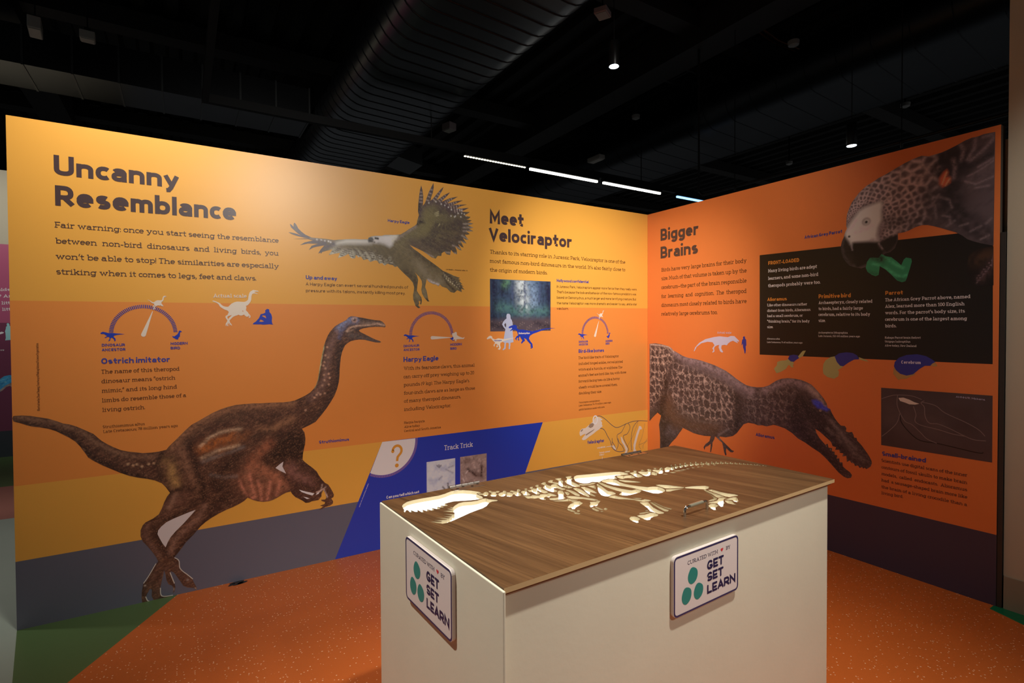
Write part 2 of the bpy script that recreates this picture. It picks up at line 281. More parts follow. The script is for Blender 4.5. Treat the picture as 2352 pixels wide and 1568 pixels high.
'bone_arm': ('L', ['38758,5068 38867,5056 39049,4737 39342,4268 39563,3968 39525,3645 39341,3531 39157,3581 39341,3831 39121,4294 38866,4595']),
'bone_leg': ('L', ['40919,5805 41148,5755 41263,5605 41263,5465 41033,5461 40765,4878 40537,4239 40461,3861 40612,3621 40536,3531 40196,3573 40272,3883 40235,4164 40386,4588 40614,5171 40842,5591']),
'bone_wish': ('L', ['37765,4398 37964,4455 38107,4277 38236,4073 38142,4020 37928,4164']),
'blue_animal': ('B', ['16675,8811 17034,9010 17397,9320 17850,9420 18395,9419 18384,8721 18080,7942 17832,8323 17558,8156 17192,7691 16650,7241']),
'blue_animal_belly': ('B', ['16832,7532 17196,7934 17560,8277 17925,8501 18382,8598 18370,7863 18080,7942 17875,8198 17557,8058 17191,7631']),
'statue': ('B', ['17699,15333 17798,15442 17926,15355 17954,15116 18082,15007 18127,14734 18027,14570 18088,14352 18032,13915 18009,13479 17766,13460 17540,13441 17608,13701 17597,14028 17586,14300 17548,14463 17626,14789 17646,15006 17736,15093']),
'white_creature': ('B', ['16639,14035 17042,14356 17283,14442 17482,14333 17360,14225 17118,14139 16875,13871']),
'cable_blob': ('R', ['19491,10192 19741,10237 20030,10152 20274,10036 20515,9969 20315,9900 20032,9886 19826,9959 19576,10027']),
'board': ('R', ['10768,19490 23632,19186 23674,12347 10793,12406']),
'cable_photo': ('R', ['18592,10708 23687,10736 23699,7316 18614,7314']),
'forest': ('L', ['25981,17986 31413,18034 31396,14202 25985,14154']),
'track1': ('L', ['20943,5267 23095,5269 23077,2859 20932,2761']),
'track2': ('L', ['23486,5290 25624,5292 25609,3020 23472,2949']),
'blue': ('L', ['17874,6997 30621,7095 28598,2555 14821,61']),
}
LINES = {
'raptor_outline': ('L', 4.5, ['36087,7036 36292,7086 36636,6987 37122,6679 37613,6287 38111,5971 38470,5925 38978,6021 39419,6142 40163,6264 40919,6260 41961,6142', '36461,6028 36737,5974 36980,5764 37259,5310 37539,4906 37645,4626 37750,4319 38035,4044 38393,3865 38828,3796 39194,3822', '39345,6149 39124,5817 38831,5466 38396,5295 38360,5030 38467,4640 38430,4266 38250,4018', '39640,6148 39826,5912 39788,5586 39491,5234 39086,5141 39195,4721 39489,4251 39674,3900 39562,3695', '40843,6256 40463,6015 40162,5604 40011,4959 39973,4414 40047,3745', '37788,5065 37787,4771 37751,4453', '37787,4771 37965,4536 38178,4188', '38432,4968 38612,4569 38902,4319 39194,3849']),
'raptor_outline_pale': ('L', 2.5, ['41650,5958 41301,4820 40917,4140 41146,3723', '40805,6149 40463,5463 40086,4841 39489,4141', '41960,4581 41609,4283 40917,4140', '41960,4412 41454,4077 41415,3747']),
'wish_line': ('L', 3.5, ['37116,4394 37751,4400', '36669,3627 36668,3431']),
'claw_edges': ('L', 4.2, ['6374,2046 6573,1840 6634,1384 7003,931 7207,678', '5547,1920 5215,1332 4987,999', '6163,1297 6355,651', '5724,574 5783,123 6279,30', '5072,273 5165,29 5357,-55']),
'cables': ('R', 3.5, ['18613,10052 19065,10265 19448,10361 20150,10373 20632,10216', '19448,10361 19426,9799 19581,9335 19834,8889 20162,8746 20566,8383 20883,8061 21345,7891', '19581,9335 19417,8734 18992,8184 18645,7833', '20750,10163 20593,10025 20753,9810 20795,9303 20993,8959 21413,8955 21935,8779 22442,8545 22933,8363 23443,8380', '20633,10076 21254,9960 21707,9605 22578,9230 23134,8918 23407,8615', '20236,9796 20359,9340 20322,8958 20642,8769 21415,8654 22010,8521 22584,8480']),
'cables_dark': ('R', 4.5, ['19565,9256 19668,8770 20084,8259 20569,7915 21345,7891 22233,7797 23145,7703 23347,7759']),
}
BONES = [
'343,6282 440,6411 640,6572 869,6616 1163,6620 1449,6596 1740,6572 2018,6635 2317,6766 2465,6763 2720,6637 2921,6416 3057,6165 3078,6035 2879,6040 2868,5884 2881,5691 2857,5563 2782,5474 2686,5471 2495,5501 2321,5555 2080,5671 1863,5755 1676,5738 1527,5709 1542,5500 1468,5488 1350,5636 1370,5428 1301,5425 1207,5588 1208,5352 1122,5369 1019,5561 1002,5354 926,5351 848,5556 833,5368 767,5403 719,5597 649,5346 604,5408 586,5666 516,5500 457,5542 413,5769 371,5572 317,5611 337,5823 294,5841 180,5676 184,5795 257,5898 280,6039',
'3087,5014 3088,5082 2994,5184 2906,5281 2887,5421 2775,5444 2525,5376 2337,5406 2092,5511 1923,5496 1747,5389 1592,5252 1503,5334 1531,5149 1354,5230 1463,4985 1320,5055 1173,5116 1398,4800 1319,4664 1078,4876 1215,4608 1173,4563 959,4685 1089,4490 1043,4454 728,4721 943,4401 913,4378 594,4574 752,4359 722,4336 460,4521 568,4325 628,4235 682,4170 799,4157 1001,4205 1230,4294 1465,4386 1758,4503 2062,4593 2293,4649 2500,4758 2656,4911 2743,4984 2874,5027 3014,4983',
'2951,6043 3070,5913 3194,6023 3267,6018 3279,5929 3225,5817 3137,5685 3043,5624 2966,5665 2987,5791 2896,5888',
'3391,6063 3445,6026 3433,5900 3513,5843 3610,5888 3671,5832 3633,5758 3528,5700 3496,5756 3425,5675 3420,5548 3351,5501 3262,5406 3185,5447 3133,5528 3183,5652 3264,5691 3336,5836 3326,5943',
'3456,5575 3587,5658 3705,5674 3777,5770 3849,5759 3850,5672 3757,5538 3636,5396 3551,5296 3444,5264 3373,5358 3389,5442',
'3802,5572 3880,5484 3901,5357 3964,5391 3928,5583 4032,5664 4083,5593 4083,5506 4115,5437 4276,5640 4346,5639 4323,5491 4105,5324 4121,5248 4031,5052 3932,4995 3846,5024 3853,5146 3896,5263 3833,5257 3701,5107 3614,5119 3559,5208 3624,5340',
'4200,5323 4328,5400 4388,5357 4485,5458 4488,5525 4602,5583 4609,5508 4504,5377 4384,5226 4351,5084 4301,4893 4228,4861 4150,4916 4096,5006 4156,5157',
'4520,5365 4598,5310 4705,5358 4704,5510 4816,5607 4908,5576 4789,5436 4853,5321 4987,5450 5015,5607 5152,5691 5204,5632 5073,5495 5096,5338 4978,5212 4974,5044 4986,4900 4942,4765 4823,4718 4757,4764 4753,4985 4789,5141 4729,5116 4635,4818 4532,4761 4483,4829 4510,4972 4524,5127 4444,5184',
'5343,5702 5510,5792 5602,5756 5478,5569 5449,5408 5463,5290 5582,5386 5719,5420 5759,5334 5683,5134 5650,4910 5685,4745 5599,4669 5490,4692 5496,4880 5482,4994 5389,5024 5310,4908 5314,4735 5224,4651 5071,4693 5053,4853 5058,5018 5101,5263 5228,5385 5352,5477 5351,5586',
'5737,5797 5914,5886 5988,5810 5842,5661 5883,5542 5937,5444 6120,5640 6154,5903 6293,5907 6422,5855 6264,5692 6215,5496 6055,5345 5934,5194 5908,5010 6007,5049 5983,4943 5981,4710 5917,4686 5792,4718 5768,4896 5728,5031 5790,5238 5769,5400 5742,5530 5686,5682',
'6639,5878 6767,5892 6908,5849 6755,5699 6686,5525 6551,5449 6436,5301 6394,5030 6335,4708 6249,4661 6115,4686 6076,4819 6114,5045 6130,5181 6230,5447 6464,5589 6568,5712',
'4009,4952 4127,4857 4221,4758 4315,4819 4391,4733 4479,4639 4571,4734 4679,4690 4783,4616 4879,4711 4938,4604 4959,4427 4946,4309 4865,4284 4761,4383 4627,4315 4578,4431 4442,4371 4420,4216 4355,4171 4299,4301 4295,4475 4163,4482 4088,4591 3988,4613 3989,4735 4030,4831',
'4536,4225 4631,4219 4775,4148 4871,4142 5041,4337 5142,4524 5323,4695 5425,4690 5432,4584 5292,4353 5104,4165 5014,3948 4899,3907 4772,3949 4573,3998 4494,4072',
'4499,3967 4719,3884 4914,3830 5068,3867 5060,3739 5230,3570 5140,3550 4948,3632 4729,3728 4541,3861',
'4951,3589 5057,3525 5176,3429 5143,3347 5129,3240 4985,3169 4777,3091 4669,3057 4541,2956 4481,2998 4545,3117 4425,3146 4534,3263 4746,3396 4944,3441 4916,3525',
'4364,3108 4430,3073 4433,2898 4435,2790 4369,2758 4315,2849 4317,3007',
'4306,2740 4390,2717 4431,2559 4343,2534 4283,2638',
'4568,2739 4540,2713 4509,2699 4482,2697 4465,2709 4460,2733 4469,2763 4490,2794 4519,2820 4550,2835 4577,2837 4595,2824 4599,2800 4590,2770',
'5365,2394 5330,2365 5293,2348 5262,2346 5243,2360 5239,2386 5252,2420 5279,2455 5314,2484 5352,2502 5383,2504 5403,2490 5406,2463 5393,2429',
'5632,4659 5710,4529 5709,4309 5644,3996 5551,3852 5497,3856 5468,3980 5515,4194 5563,4412 5554,4566',
'5413,4482 5493,4411 5462,4267 5346,4157 5244,4118 5305,4271',
'5940,4630 6050,4590 6065,4390 6016,4201 5867,3802 5743,3578 5694,3613 5715,3840 5755,4095 5832,4369 5886,4554',
'6260,4595 6372,4516 6358,4258 6302,3962 6231,3758 6167,3768 6118,3946 6061,3936 6010,3702 5963,3526 5901,3535 5880,3689 5982,4006 6139,4338 6204,4519',
'6497,4544 6646,4517 6781,4460 6650,4280 6499,4120 6525,4253',
'6779,5583 6969,5757 7146,5810 7390,5728 7743,5615 8175,5493 8597,5354 8823,5240 8887,5081 8900,4930 8837,4790 8701,4768 8545,4861 8341,4934 8210,4919 8043,4615 7908,4668 7765,4795 7510,4805 7234,4682 7092,4750 7018,4835 6795,4788 6626,4851 6564,5034 6581,5254',
'6448,4945 6573,4792 6728,4714 6944,4756 7014,4640 6862,4587 6615,4618 6420,4677 6380,4785',
'8269,4877 8426,4855 8496,4760 8491,4701 8646,4716 8808,4629 8751,4445 8664,4313 8527,4341 8442,4444 8321,4487 8181,4457 8138,4574 8170,4726',
'9017,5178 9130,5175 9220,5082 9105,5001 9005,5016 8985,5106',
'9005,4921 9158,4888 9257,4912 9361,5049 9457,4961 9244,4780 9133,4626 9150,4522 9105,4417 9078,4302 8903,4248 8797,4280 8799,4411 8884,4620',
'9372,4830 9518,4802 9587,4705 9636,4643 9822,4701 9933,4866 10070,4866 10044,4737 9784,4537 9589,4394 9444,4267 9282,4202 9174,4234 9190,4402 9264,4625',
'9645,4944 9748,4929 9749,4850 9692,4745 9615,4810',
'9808,4519 9869,4429 9847,4257 9667,4154 9588,4074 9515,4126 9497,4275',
'10038,4693 10180,4670 10247,4544 10502,4708 10667,4741 10507,4555 10332,4435 10179,4256 9956,4133 9836,4172 9944,4442 9940,4569',
'10283,4864 10399,4832 10363,4708 10249,4729',
'10654,4600 10890,4664 10923,4509 10860,4254 10680,4236 10612,4333 10493,4223 10327,4151 10236,4215 10398,4387',
'9892,4067 10009,4040 10074,3956 9964,3952',
'10257,4068 10382,4045 10492,3910 10354,3924',
'10630,4145 10761,4100 10757,3997 10653,4014',
'7963,4483 8057,4416 8162,4257 8318,4020 8417,3784 8289,3817 8115,3957 7940,4123 7910,4352',
'7366,4738 7501,4769 7716,4744 7857,4644 7881,4482 7776,4222 7769,3959 7845,3706 7974,3458 8125,3234 8308,3182 8457,3076 8452,2887 8362,2688 8249,2583 8058,2536 7851,2539 7731,2660 7716,2851 7702,3118 7622,3498 7520,3772 7445,3950 7350,4113 7322,4398 7302,4617',
'7107,4657 7215,4662 7199,4485 7159,4232 7180,3943 7244,3630 7351,3366 7402,3293 7610,3295 7667,3180 7619,3066 7440,2974 7287,2975 7000,2966 6832,2994 6711,3114 6701,3212 6993,3363 6956,3572 6949,3839 6963,4136 7023,4408',
'6938,4533 6993,4510 6879,4179 6729,3844 6680,3694 6754,3569 6720,3376 6635,3316 6431,3319 6276,3284 6189,3366 6184,3508 6322,3766 6501,4006 6753,4284',
'6247,3242 6431,3271 6516,3211 6529,3056 6616,2859 6715,2654 6791,2521 6888,2386 7033,2383 7089,2257 7070,2153 6938,2168 6791,2234 6720,2323 6683,2511 6537,2714 6349,2880 6269,3037 6230,3166',
'6796,2718 6920,2617 7021,2505 6931,2469 6826,2576',
'6633,2255 6732,2224 6877,2115 6758,1946 6616,1697 6543,1451 6519,1191 6433,1139 6300,1204 6294,1338 6266,1496 6440,1773 6551,2062',
'6926,2093 6958,2013 6845,1687 6802,1446 6805,1249 6684,1189 6625,1259 6691,1536 6811,1865',
'7041,2096 7015,1935 6935,1556 6980,1272 6895,1243 6863,1396 6901,1672 6961,1910',
'6209,1640 6309,1616 6251,1564 6160,1587',
'5868,1582 5993,1562 6192,1513 6233,1467 6167,1450 5950,1462 5824,1512',
'5645,1461 5765,1459 5916,1391 6161,1404 6263,1332 6240,1163 6126,1106 5949,1121 5848,1112 5711,1022 5610,1040 5602,1151 5619,1326',
'5304,1441 5440,1507 5544,1461 5569,1362 5515,1212 5384,1173 5269,1048 5204,1068 5210,1192 5232,1333',
'5392,3197 5498,3154 5553,3115 5682,3154 5739,3081 5544,2961 5326,2803 5251,2794 5256,2883 5157,2800 5063,2805 5108,2926 5263,3034',
'5173,2746 5250,2722 5233,2565 5233,2417 5154,2414 5133,2576',
'5026,2729 5102,2706 5075,2469 5019,2387 4957,2436 4965,2606',
'5035,2370 5110,2346 5113,2286 5037,2293',
'5139,4074 5285,4033 5422,3874 5558,3641 5693,3411 5751,3203 5700,3174 5588,3201 5512,3340 5426,3546 5246,3674 5124,3793 5105,3928',
'8548,3247 8694,3207 8849,3033 9022,2831 8909,2897 9035,2719 9160,2498 9058,2468 8650,2686 8840,2529 8668,2658 8513,2791 8521,2992',
'8422,2704 8618,2618 8780,2503 8579,2629 8737,2545 8991,2423 8791,2422 8532,2465 8371,2460 8641,2415 8370,2461 8239,2531',
'9177,2494 9435,2421 9668,2307 9882,2177 9894,2036 9789,2001 9734,1932 9526,1922 9376,2092 9198,2283 9078,2397',
'9536,1831 9691,1784 9688,1646 9676,1447 9732,1204 9846,1022 9835,898 9743,865 9612,925 9431,950 9386,1065 9430,1317 9461,1565',
'9431,1933 9490,1877 9389,1534 9362,1233 9341,1072 9211,1112 9085,1117 9078,1186 9238,1466 9328,1741',
'9296,1805 9239,1600 9101,1332 8977,1098 8901,1045 8664,1026 8530,1060 8541,1113 8722,1140 8861,1137 8944,1204 9141,1455',
'8927,1027 9071,1089 9231,1052 9313,962 9106,932 8891,805 8748,664 8673,657 8427,509 8356,530 8438,647 8550,786 8465,887 8319,955 8478,1005 8659,969 8816,969',
'9096,907 9247,882 9382,882 9532,872 9596,807 9488,693 9277,532 9171,515 9161,613 9236,715 9155,803',
'8994,824 9110,773 9123,659 8983,498 8922,363 8858,467 8830,606 8898,739',
'8182,845 8380,882 8469,801 8377,631 8158,585 8057,515 7982,412 7928,494 7986,621 8091,775',
'10874,4500 11021,4575 11241,4778 11330,4799 11099,4585 11100,4500 10932,4373 10761,4297 10730,4348',
'11100,4485 11247,4553 11451,4745 11543,4761 11328,4559 11341,4475 11180,4356 11009,4289 10968,4341',
'11338,4449 11489,4515 11682,4697 11781,4715 11578,4524 11607,4447 11449,4333 11271,4266 11216,4312',
'11632,4446 11775,4500 11965,4680 12057,4685 11858,4496 11880,4404 11727,4298 11558,4247 11510,4308',
'11903,4383 12039,4432 12224,4603 12310,4606 12116,4427 12133,4336 11986,4235 11826,4190 11784,4251',
'12169,4336 12289,4369 12465,4532 12537,4521 12352,4349 12354,4243 12218,4153 12079,4128 12052,4205',
'12360,4204 12474,4237 12626,4376 12699,4371 12540,4224 12556,4139 12434,4060 12300,4033 12262,4093',
'12568,4123 12679,4150 12820,4281 12892,4272 12743,4134 12764,4047 12649,3975 12518,3955 12478,4017',
'12796,4023 12894,4047 13030,4168 13091,4159 12948,4032 12957,3952 12850,3885 12735,3867 12707,3925',
'12971,3941 13063,3957 13189,4071 13246,4057 13115,3937 13125,3854 13025,3794 12917,3785 12889,3847',
'13147,3841 13232,3852 13355,3963 13406,3944 13277,3828 13280,3740 13184,3684 13085,3681 13064,3749',
'13301,3727 13377,3731 13491,3834 13535,3811 13415,3702 13412,3612 13325,3563 13238,3568 13224,3639',
'13423,3592 13491,3591 13587,3680 13628,3655 13528,3561 13533,3477 13458,3436 13378,3447 13360,3514',
'13551,3452 13611,3450 13696,3528 13731,3504 13643,3422 13645,3346 13579,3311 13510,3322 13495,3383',
'13663,3329 13714,3323 13788,3392 13818,3368 13740,3296 13741,3224 13684,3194 13624,3209 13613,3267',
'13753,3204 13800,3198 13869,3262 13896,3239 13824,3172 13824,3105 13771,3078 13717,3092 13707,3147',
'13833,3085 13874,3078 13930,3131 13956,3110 13897,3054 13902,2994 13857,2972 13808,2987 13796,3036',
'13910,2980 13949,2972 13999,3021 14023,2999 13972,2948 13979,2890 13938,2871 13892,2888 13878,2935',
'13991,2879 14026,2867 14070,2912 14092,2889 14046,2842 14052,2784 14016,2768 13975,2788 13962,2836',
'14057,2811 14090,2779 14127,2831 14150,2785 14112,2730 14124,2638 14091,2628 14051,2676 14034,2757',
'14117,2603 14158,2576 14182,2619 14216,2580 14191,2534 14225,2456 14195,2447 14143,2488 14107,2557',
'10344,4062 10471,4026 10522,3927 10377,3950',
'10669,4130 10852,4055 10955,3917 10754,3978',
'10971,4089 11107,4048 11162,3944 11008,3971',
'11263,4068 11373,4047 11400,3961 11271,3969',
'11567,4041 11671,4025 11689,3945 11566,3947',
'11836,3984 11932,3973 11942,3899 11826,3895',
'12090,3968 12174,3967 12169,3902 12065,3888',
'12441,3964 12554,3943 12577,3857 12443,3863',
'12663,3836 12766,3822 12778,3743 12653,3743',
]
PAINT = {
'dino': ((87,58,47), 45, [
 ('n',(148,105,81),(60,14,25,0.45,0.8,1),0.75,''),
 ('n',(44,32,29),(90,30,35,0.5,0.85,2),0.7,''),
 ('s',(154,115,90),135,0.7,'243,10152 1310,9891 1971,9583 2592,9227 3050,8711 3756,8103 4610,7745 5627,7615'),
 ('s',(50,37,32),174,0.85,'342,9791 1853,9231 2579,8395 3095,7789 4104,6972 5225,6523'),
 ('d',(222,179,139),82,0.8,'4635,7280 4792,7305 5011,7159 5299,7252 5525,7261 4418,7371'),
 ('s',(47,35,32),148,0.8,'5858,7806 5718,7117 5837,6314'),
 ('s',(188,145,92),322,0.6,'6164,7271 6294,6727 6479,6039'),
 ('s',(214,168,102),150,0.6,'6325,6920 6374,6451 6561,5927'),
 ('s',(157,112,87),219,0.75,'6755,7856 6971,7097 7216,6327 7466,5684'),
 ('s',(44,32,29),199,0.9,'7184,8205 7291,7657 7399,7107 7533,6415 7755,5639 7804,4885'),
 ('s',(41,30,27),195,0.8,'6224,5618 6782,5660 7350,5635'),
 ('s',(191,136,99),253,0.55,'6368,8034 6935,8632 7629,9232 8457,9666 9307,9906 10243,9972 11209,9913 12413,9952'),
 ('s',(99,72,56),205,0.5,'6928,8101 7624,8829 8452,9291 9673,9528 10879,9497'),
 ('s',(206,118,56),341,0.75,'7784,7799 8316,8009 8797,8160 9163,8258'),
 ('s',(161,102,63),279,0.6,'8668,7488 9405,7954 9907,8318'),
 ('s',(237,199,161),102,0.65,'7669,7914 8084,8341 8562,8563 9168,8673 9662,8679'),
 ('s',(237,199,161),102,0.65,'7719,7267 8190,7445 8429,7552 8912,7665 9526,7731'),
 ('s',(153,142,136),114,0.55,'7774,7057 8425,7244 9152,7428 9773,7632'),
 ('s',(153,142,136),114,0.55,'8175,6254 8770,6029 9380,6008'),
 ('s',(44,32,29),548,0.8,'8406,5741 8879,5115 8390,4510'),
 ('s',(44,32,29),555,0.8,'8899,6632 9268,6859'),
 ('s',(41,30,27),551,0.9,'11702,6825 12244,7048 12721,6842'),
 ('s',(41,30,27),552,0.9,'11712,7692 12526,7893 12795,7275'),
 ('s',(41,30,27),538,0.9,'10909,6641 11305,6948 11707,7259'),
 ('s',(176,127,93),221,0.6,'10674,8591 11192,8432 11590,8644 12402,9003'),
 ('s',(59,44,38),194,0.7,'10412,8193 11060,8338 11450,8010 11182,7609'),
 ('s',(176,108,78),312,0.8,'11117,7688 10658,7279 10268,6867 10072,6400'),
 ('s',(179,115,87),579,0.8,'9940,5926 10248,5244 10888,4928 11682,5162'),
 ('s',(191,121,90),341,0.9,'10517,6338 11161,5890 11753,5514'),
 ('s',(237,151,121),94,0.6,'9562,5702 9803,5033 10240,4608'),
 ('s',(237,151,121),96,0.6,'10508,5558 10629,4970 10688,4461'),
 ('s',(237,151,121),97,0.6,'11156,5460 11083,4896 11012,4406'),
 ('s',(237,151,121),95,0.6,'10068,6048 10185,5254 10369,4657'),
 ('s',(237,151,121),98,0.6,'11685,5379 11613,4956 11476,4616'),
 ('s',(130,78,59),70,0.7,'9690,5963 9869,5234 10052,4746'),
 ('s',(130,78,59),71,0.7,'10320,5870 10439,5214 10560,4554'),
 ('s',(130,78,59),72,0.7,'10896,5571 10856,5005 10817,4439'),
 ('s',(130,78,59),73,0.7,'11420,5492 11348,4998 11210,4516'),
 ('s',(148,102,93),407,0.8,'12232,6027 12774,5435 13399,4969'),
 ('s',(69,47,43),233,0.9,'12991,6217 13689,5523 14184,4772'),
 ('s',(69,47,43),229,0.9,'11890,5711 12358,5203 13045,4801 13892,4442'),
 ('s',(69,47,43),229,0.9,'12352,4691 12897,4084 13316,3864'),
 ('s',(237,206,191),41,0.9,'14076,4804 14000,4424 13748,4390'),
 ('s',(237,206,191),42,0.9,'14292,4619 13892,4404'),
 ('s',(237,206,191),42,0.9,'14181,4470 14380,3983'),
 ('s',(130,90,75),323,0.6,'6857,5276 6314,4969 6042,4542'),
 ('s',(167,127,105),150,0.7,'6454,5423 6282,5054 6179,4834'),
 ('s',(50,37,33),148,0.8,'5509,3855 5758,3016 6012,2327'),
 ('s',(50,37,33),152,0.8,'7401,4860 6777,4407 6037,4146'),
 ('s',(142,102,87),146,0.7,'5190,4035 5088,3627 5303,2957 5683,2322'),
 ('s',(167,124,105),153,0.75,'7817,4584 7529,4024 6763,3365 6353,2969 6211,2362'),
 ('s',(47,35,32),132,0.8,'8164,3987 7381,3321 6685,2578 6441,2071'),
 ('s',(121,87,75),126,0.6,'5675,1772 5407,1206 5143,724'),
 ('s',(121,87,75),127,0.6,'6001,1536 5729,968 5524,310'),
 ('s',(121,87,75),130,0.6,'6402,1679 6664,1055 7067,551'),
 ('d',(237,219,203),64,0.6,'5049,866 6330,337 7310,122 6966,698'),
 ('s',(148,112,102),236,0.75,'15081,14190 14756,13539 14558,12761 14423,11920 14289,11212 13971,10582 13474,10164'),
 ('s',(59,44,41),211,0.85,'15329,13268 15160,12482 15105,11564 14915,10589 14462,9770 13767,8919 13214,8585'),
 ('d',(237,185,153),89,0.75,'14468,13232 14356,12734 14506,12620 14301,12314 14237,12109 14360,11923 14063,12180 14262,11525 14545,11590 14289,11199 14161,10895 13908,10457 13689,10182 13814,10334 14031,10352 13163,9452 14293,10400 14538,10938 14605,11326'),
 ('s',(241,237,176),41,0.8,'14281,13287 14150,12708 14017,11937 13854,11170 13696,10793'),
 ('s',(157,167,209),244,0.85,'16263,14886 15802,14903 15473,14683 15213,14452'),
 ('s',(115,121,161),134,0.6,'15602,14584 15339,14189 15206,13796'),
 ('s',(148,127,115),225,0.8,'16664,14788 17343,14758 17897,14672'),
 ('s',(69,53,50),112,0.8,'16532,15042 17208,14940 17829,14863'),
 ('s',(237,197,170),61,0.9,'15664,14221 15862,14419 16260,14533 16932,14588 17619,14692 18107,14590'),
 ('s',(237,197,170),60,0.9,'15696,14188 16124,14286 16258,14386'),
 ('p',(75,56,56),55,0.9,'16125,14386 16526,14486 16458,14319 16323,14185 15992,14220'),
 ('s',(108,96,93),222,0.7,'15792,13989 16320,13885 17059,13709 17677,13532'),
 ('d',(237,194,179),219,1,'16151,14932'),
 ('d',(87,59,59),137,1,'16151,14932'),
 ('d',(241,241,241),43,1,'16105,14985'),
 ('n',(53,38,32),(50,9,22,0.5,0.8,31),0.55,''),
 ('n',(191,142,108),(45,7,24,0.55,0.85,32),0.45,''),
 ('n',(59,44,38),(120,80,0,0.5,0.85,33),0.4,''),
]),
'eagle': ((133,121,88), 40, [
 ('n',(102,91,72),(80,40,30,0.45,0.8,5),0.6,''),
 ('p',(138,130,88),552,0.9,'20412,21385 20610,22239 21192,22846 22309,22982 23182,22348 22970,21399 21694,20668 20405,20552 19405,20111'),
 ('s',(108,94,83),437,0.75,'20399,19838 21294,19668 22284,19865 23166,20305 23723,20975'),
 ('s',(108,94,83),422,0.75,'20024,20045 20973,19883'),
 ('s',(86,74,69),223,0.8,'21699,21274 23311,21309 24357,21284'),
 ('s',(86,74,69),221,0.8,'21566,21019 23033,20788 23930,20618'),
 ('s',(86,74,69),220,0.8,'21434,20765 22759,20394 23578,20152'),
 ('s',(86,74,69),219,0.8,'21172,20501 22352,20054 23162,19747'),
 ('s',(86,74,69),216,0.8,'20785,20347 21819,19829 22617,19583'),
 ('s',(86,74,69),223,0.8,'21833,21530 23313,21619 24430,21669'),
 ('s',(88,77,74),700,0.85,'22305,22555 23181,22224 23869,21862'),
 ('s',(97,80,83),271,1,'20720,23921 20682,23261 20677,22664 20544,21994'),
 ('s',(97,80,83),275,1,'21593,24222 21327,23524 21030,22826'),
 ('s',(97,80,83),278,1,'22284,24046 21849,23472 21452,22998'),
 ('s',(97,80,83),281,1,'22785,23789 22311,23318 21911,22995'),
 ('s',(97,80,83),284,1,'23363,23569 22781,23224 22309,22982'),
 ('s',(97,80,83),286,1,'23741,23356 23119,23081 22576,22893'),
 ('s',(97,80,83),288,1,'24088,23112 23323,22890 22777,22732'),
 ('s',(97,80,83),289,1,'24227,22891 23528,22666 23047,22518'),
 ('s',(213,193,182),39,0.75,'20623,23538 20801,23556'),
 ('s',(213,193,182),39,0.75,'20613,23314 20791,23331'),
 ('s',(213,193,182),39,0.75,'20603,23089 20781,23106'),
 ('s',(213,193,182),39,0.75,'20593,22865 20771,22882'),
 ('s',(213,193,182),39,0.75,'21352,23831 21524,23800'),
 ('s',(213,193,182),39,0.75,'21261,23579 21432,23547'),
 ('s',(213,193,182),39,0.75,'21170,23327 21341,23294'),
 ('s',(213,193,182),39,0.75,'21079,23075 21250,23042'),
 ('s',(213,193,182),40,0.75,'21961,23739 22110,23659'),
 ('s',(213,193,182),40,0.75,'21828,23555 21976,23475'),
 ('s',(213,193,182),40,0.75,'21695,23371 21843,23291'),
 ('s',(213,193,182),40,0.75,'21563,23188 21710,23108'),
 ('s',(213,193,182),40,0.75,'22428,23598 22552,23487'),
 ('s',(213,193,182),40,0.75,'22277,23457 22400,23345'),
 ('s',(213,193,182),40,0.75,'22126,23316 22249,23204'),
 ('s',(213,193,182),40,0.75,'21976,23175 22099,23063'),
 ('s',(213,193,182),41,0.75,'22919,23400 23003,23256'),
 ('s',(213,193,182),41,0.75,'22766,23312 22850,23168'),
 ('s',(213,193,182),40,0.75,'22614,23223 22697,23080'),
 ('s',(213,193,182),40,0.75,'22462,23136 22545,22993'),
 ('s',(213,193,182),41,0.75,'23264,23247 23318,23088'),
 ('s',(213,193,182),41,0.75,'23093,23179 23146,23020'),
 ('s',(213,193,182),41,0.75,'22922,23112 22975,22953'),
 ('s',(213,193,182),41,0.75,'22752,23045 22805,22887'),
 ('s',(213,193,182),41,0.75,'23525,23037 23563,22872'),
 ('s',(213,193,182),41,0.75,'23318,22974 23356,22809'),
 ('s',(213,193,182),41,0.75,'23112,22910 23150,22746'),
 ('s',(213,193,182),41,0.75,'22907,22848 22945,22683'),
 ('s',(213,193,182),41,0.75,'23744,22820 23777,22652'),
 ('s',(213,193,182),41,0.75,'23553,22766 23586,22599'),
 ('s',(213,193,182),41,0.75,'23363,22713 23396,22546'),
 ('s',(213,193,182),41,0.75,'23174,22660 23207,22494'),
 ('d',(241,241,233),69,0.8,'23391,22743 23597,22705 23736,22658 23457,22440 23734,22471 23943,22432 23250,22231 22908,22194 23180,22162 23663,22215 24082,22323 22175,22936 22441,22876 22710,22774 22945,22629 21780,23039 21257,22902'),
 ('s',(213,206,157),37,0.7,'21707,22244 21972,22395'),
 ('s',(213,206,157),37,0.7,'21707,22153 21971,22273'),
 ('s',(213,206,157),37,0.7,'21772,22069 21970,22152'),
 ('s',(213,206,157),37,0.7,'21964,21422 22045,21552'),
 ('s',(52,41,44),136,0.9,'20444,21418 20668,21590 20872,21564'),
 ('s',(52,41,44),135,0.9,'20484,22344 20550,22708'),
 ('s',(171,157,149),118,0.7,'18918,20186 19533,20679 20285,21194'),
 ('s',(199,185,171),61,0.7,'20906,19518 21552,19263'),
 ('s',(199,185,171),63,0.7,'22483,19635 23264,19631'),
 ('s',(199,185,171),64,0.7,'23029,20170 23716,19945'),
 ('s',(199,185,171),64,0.7,'23511,20458 23998,20436'),
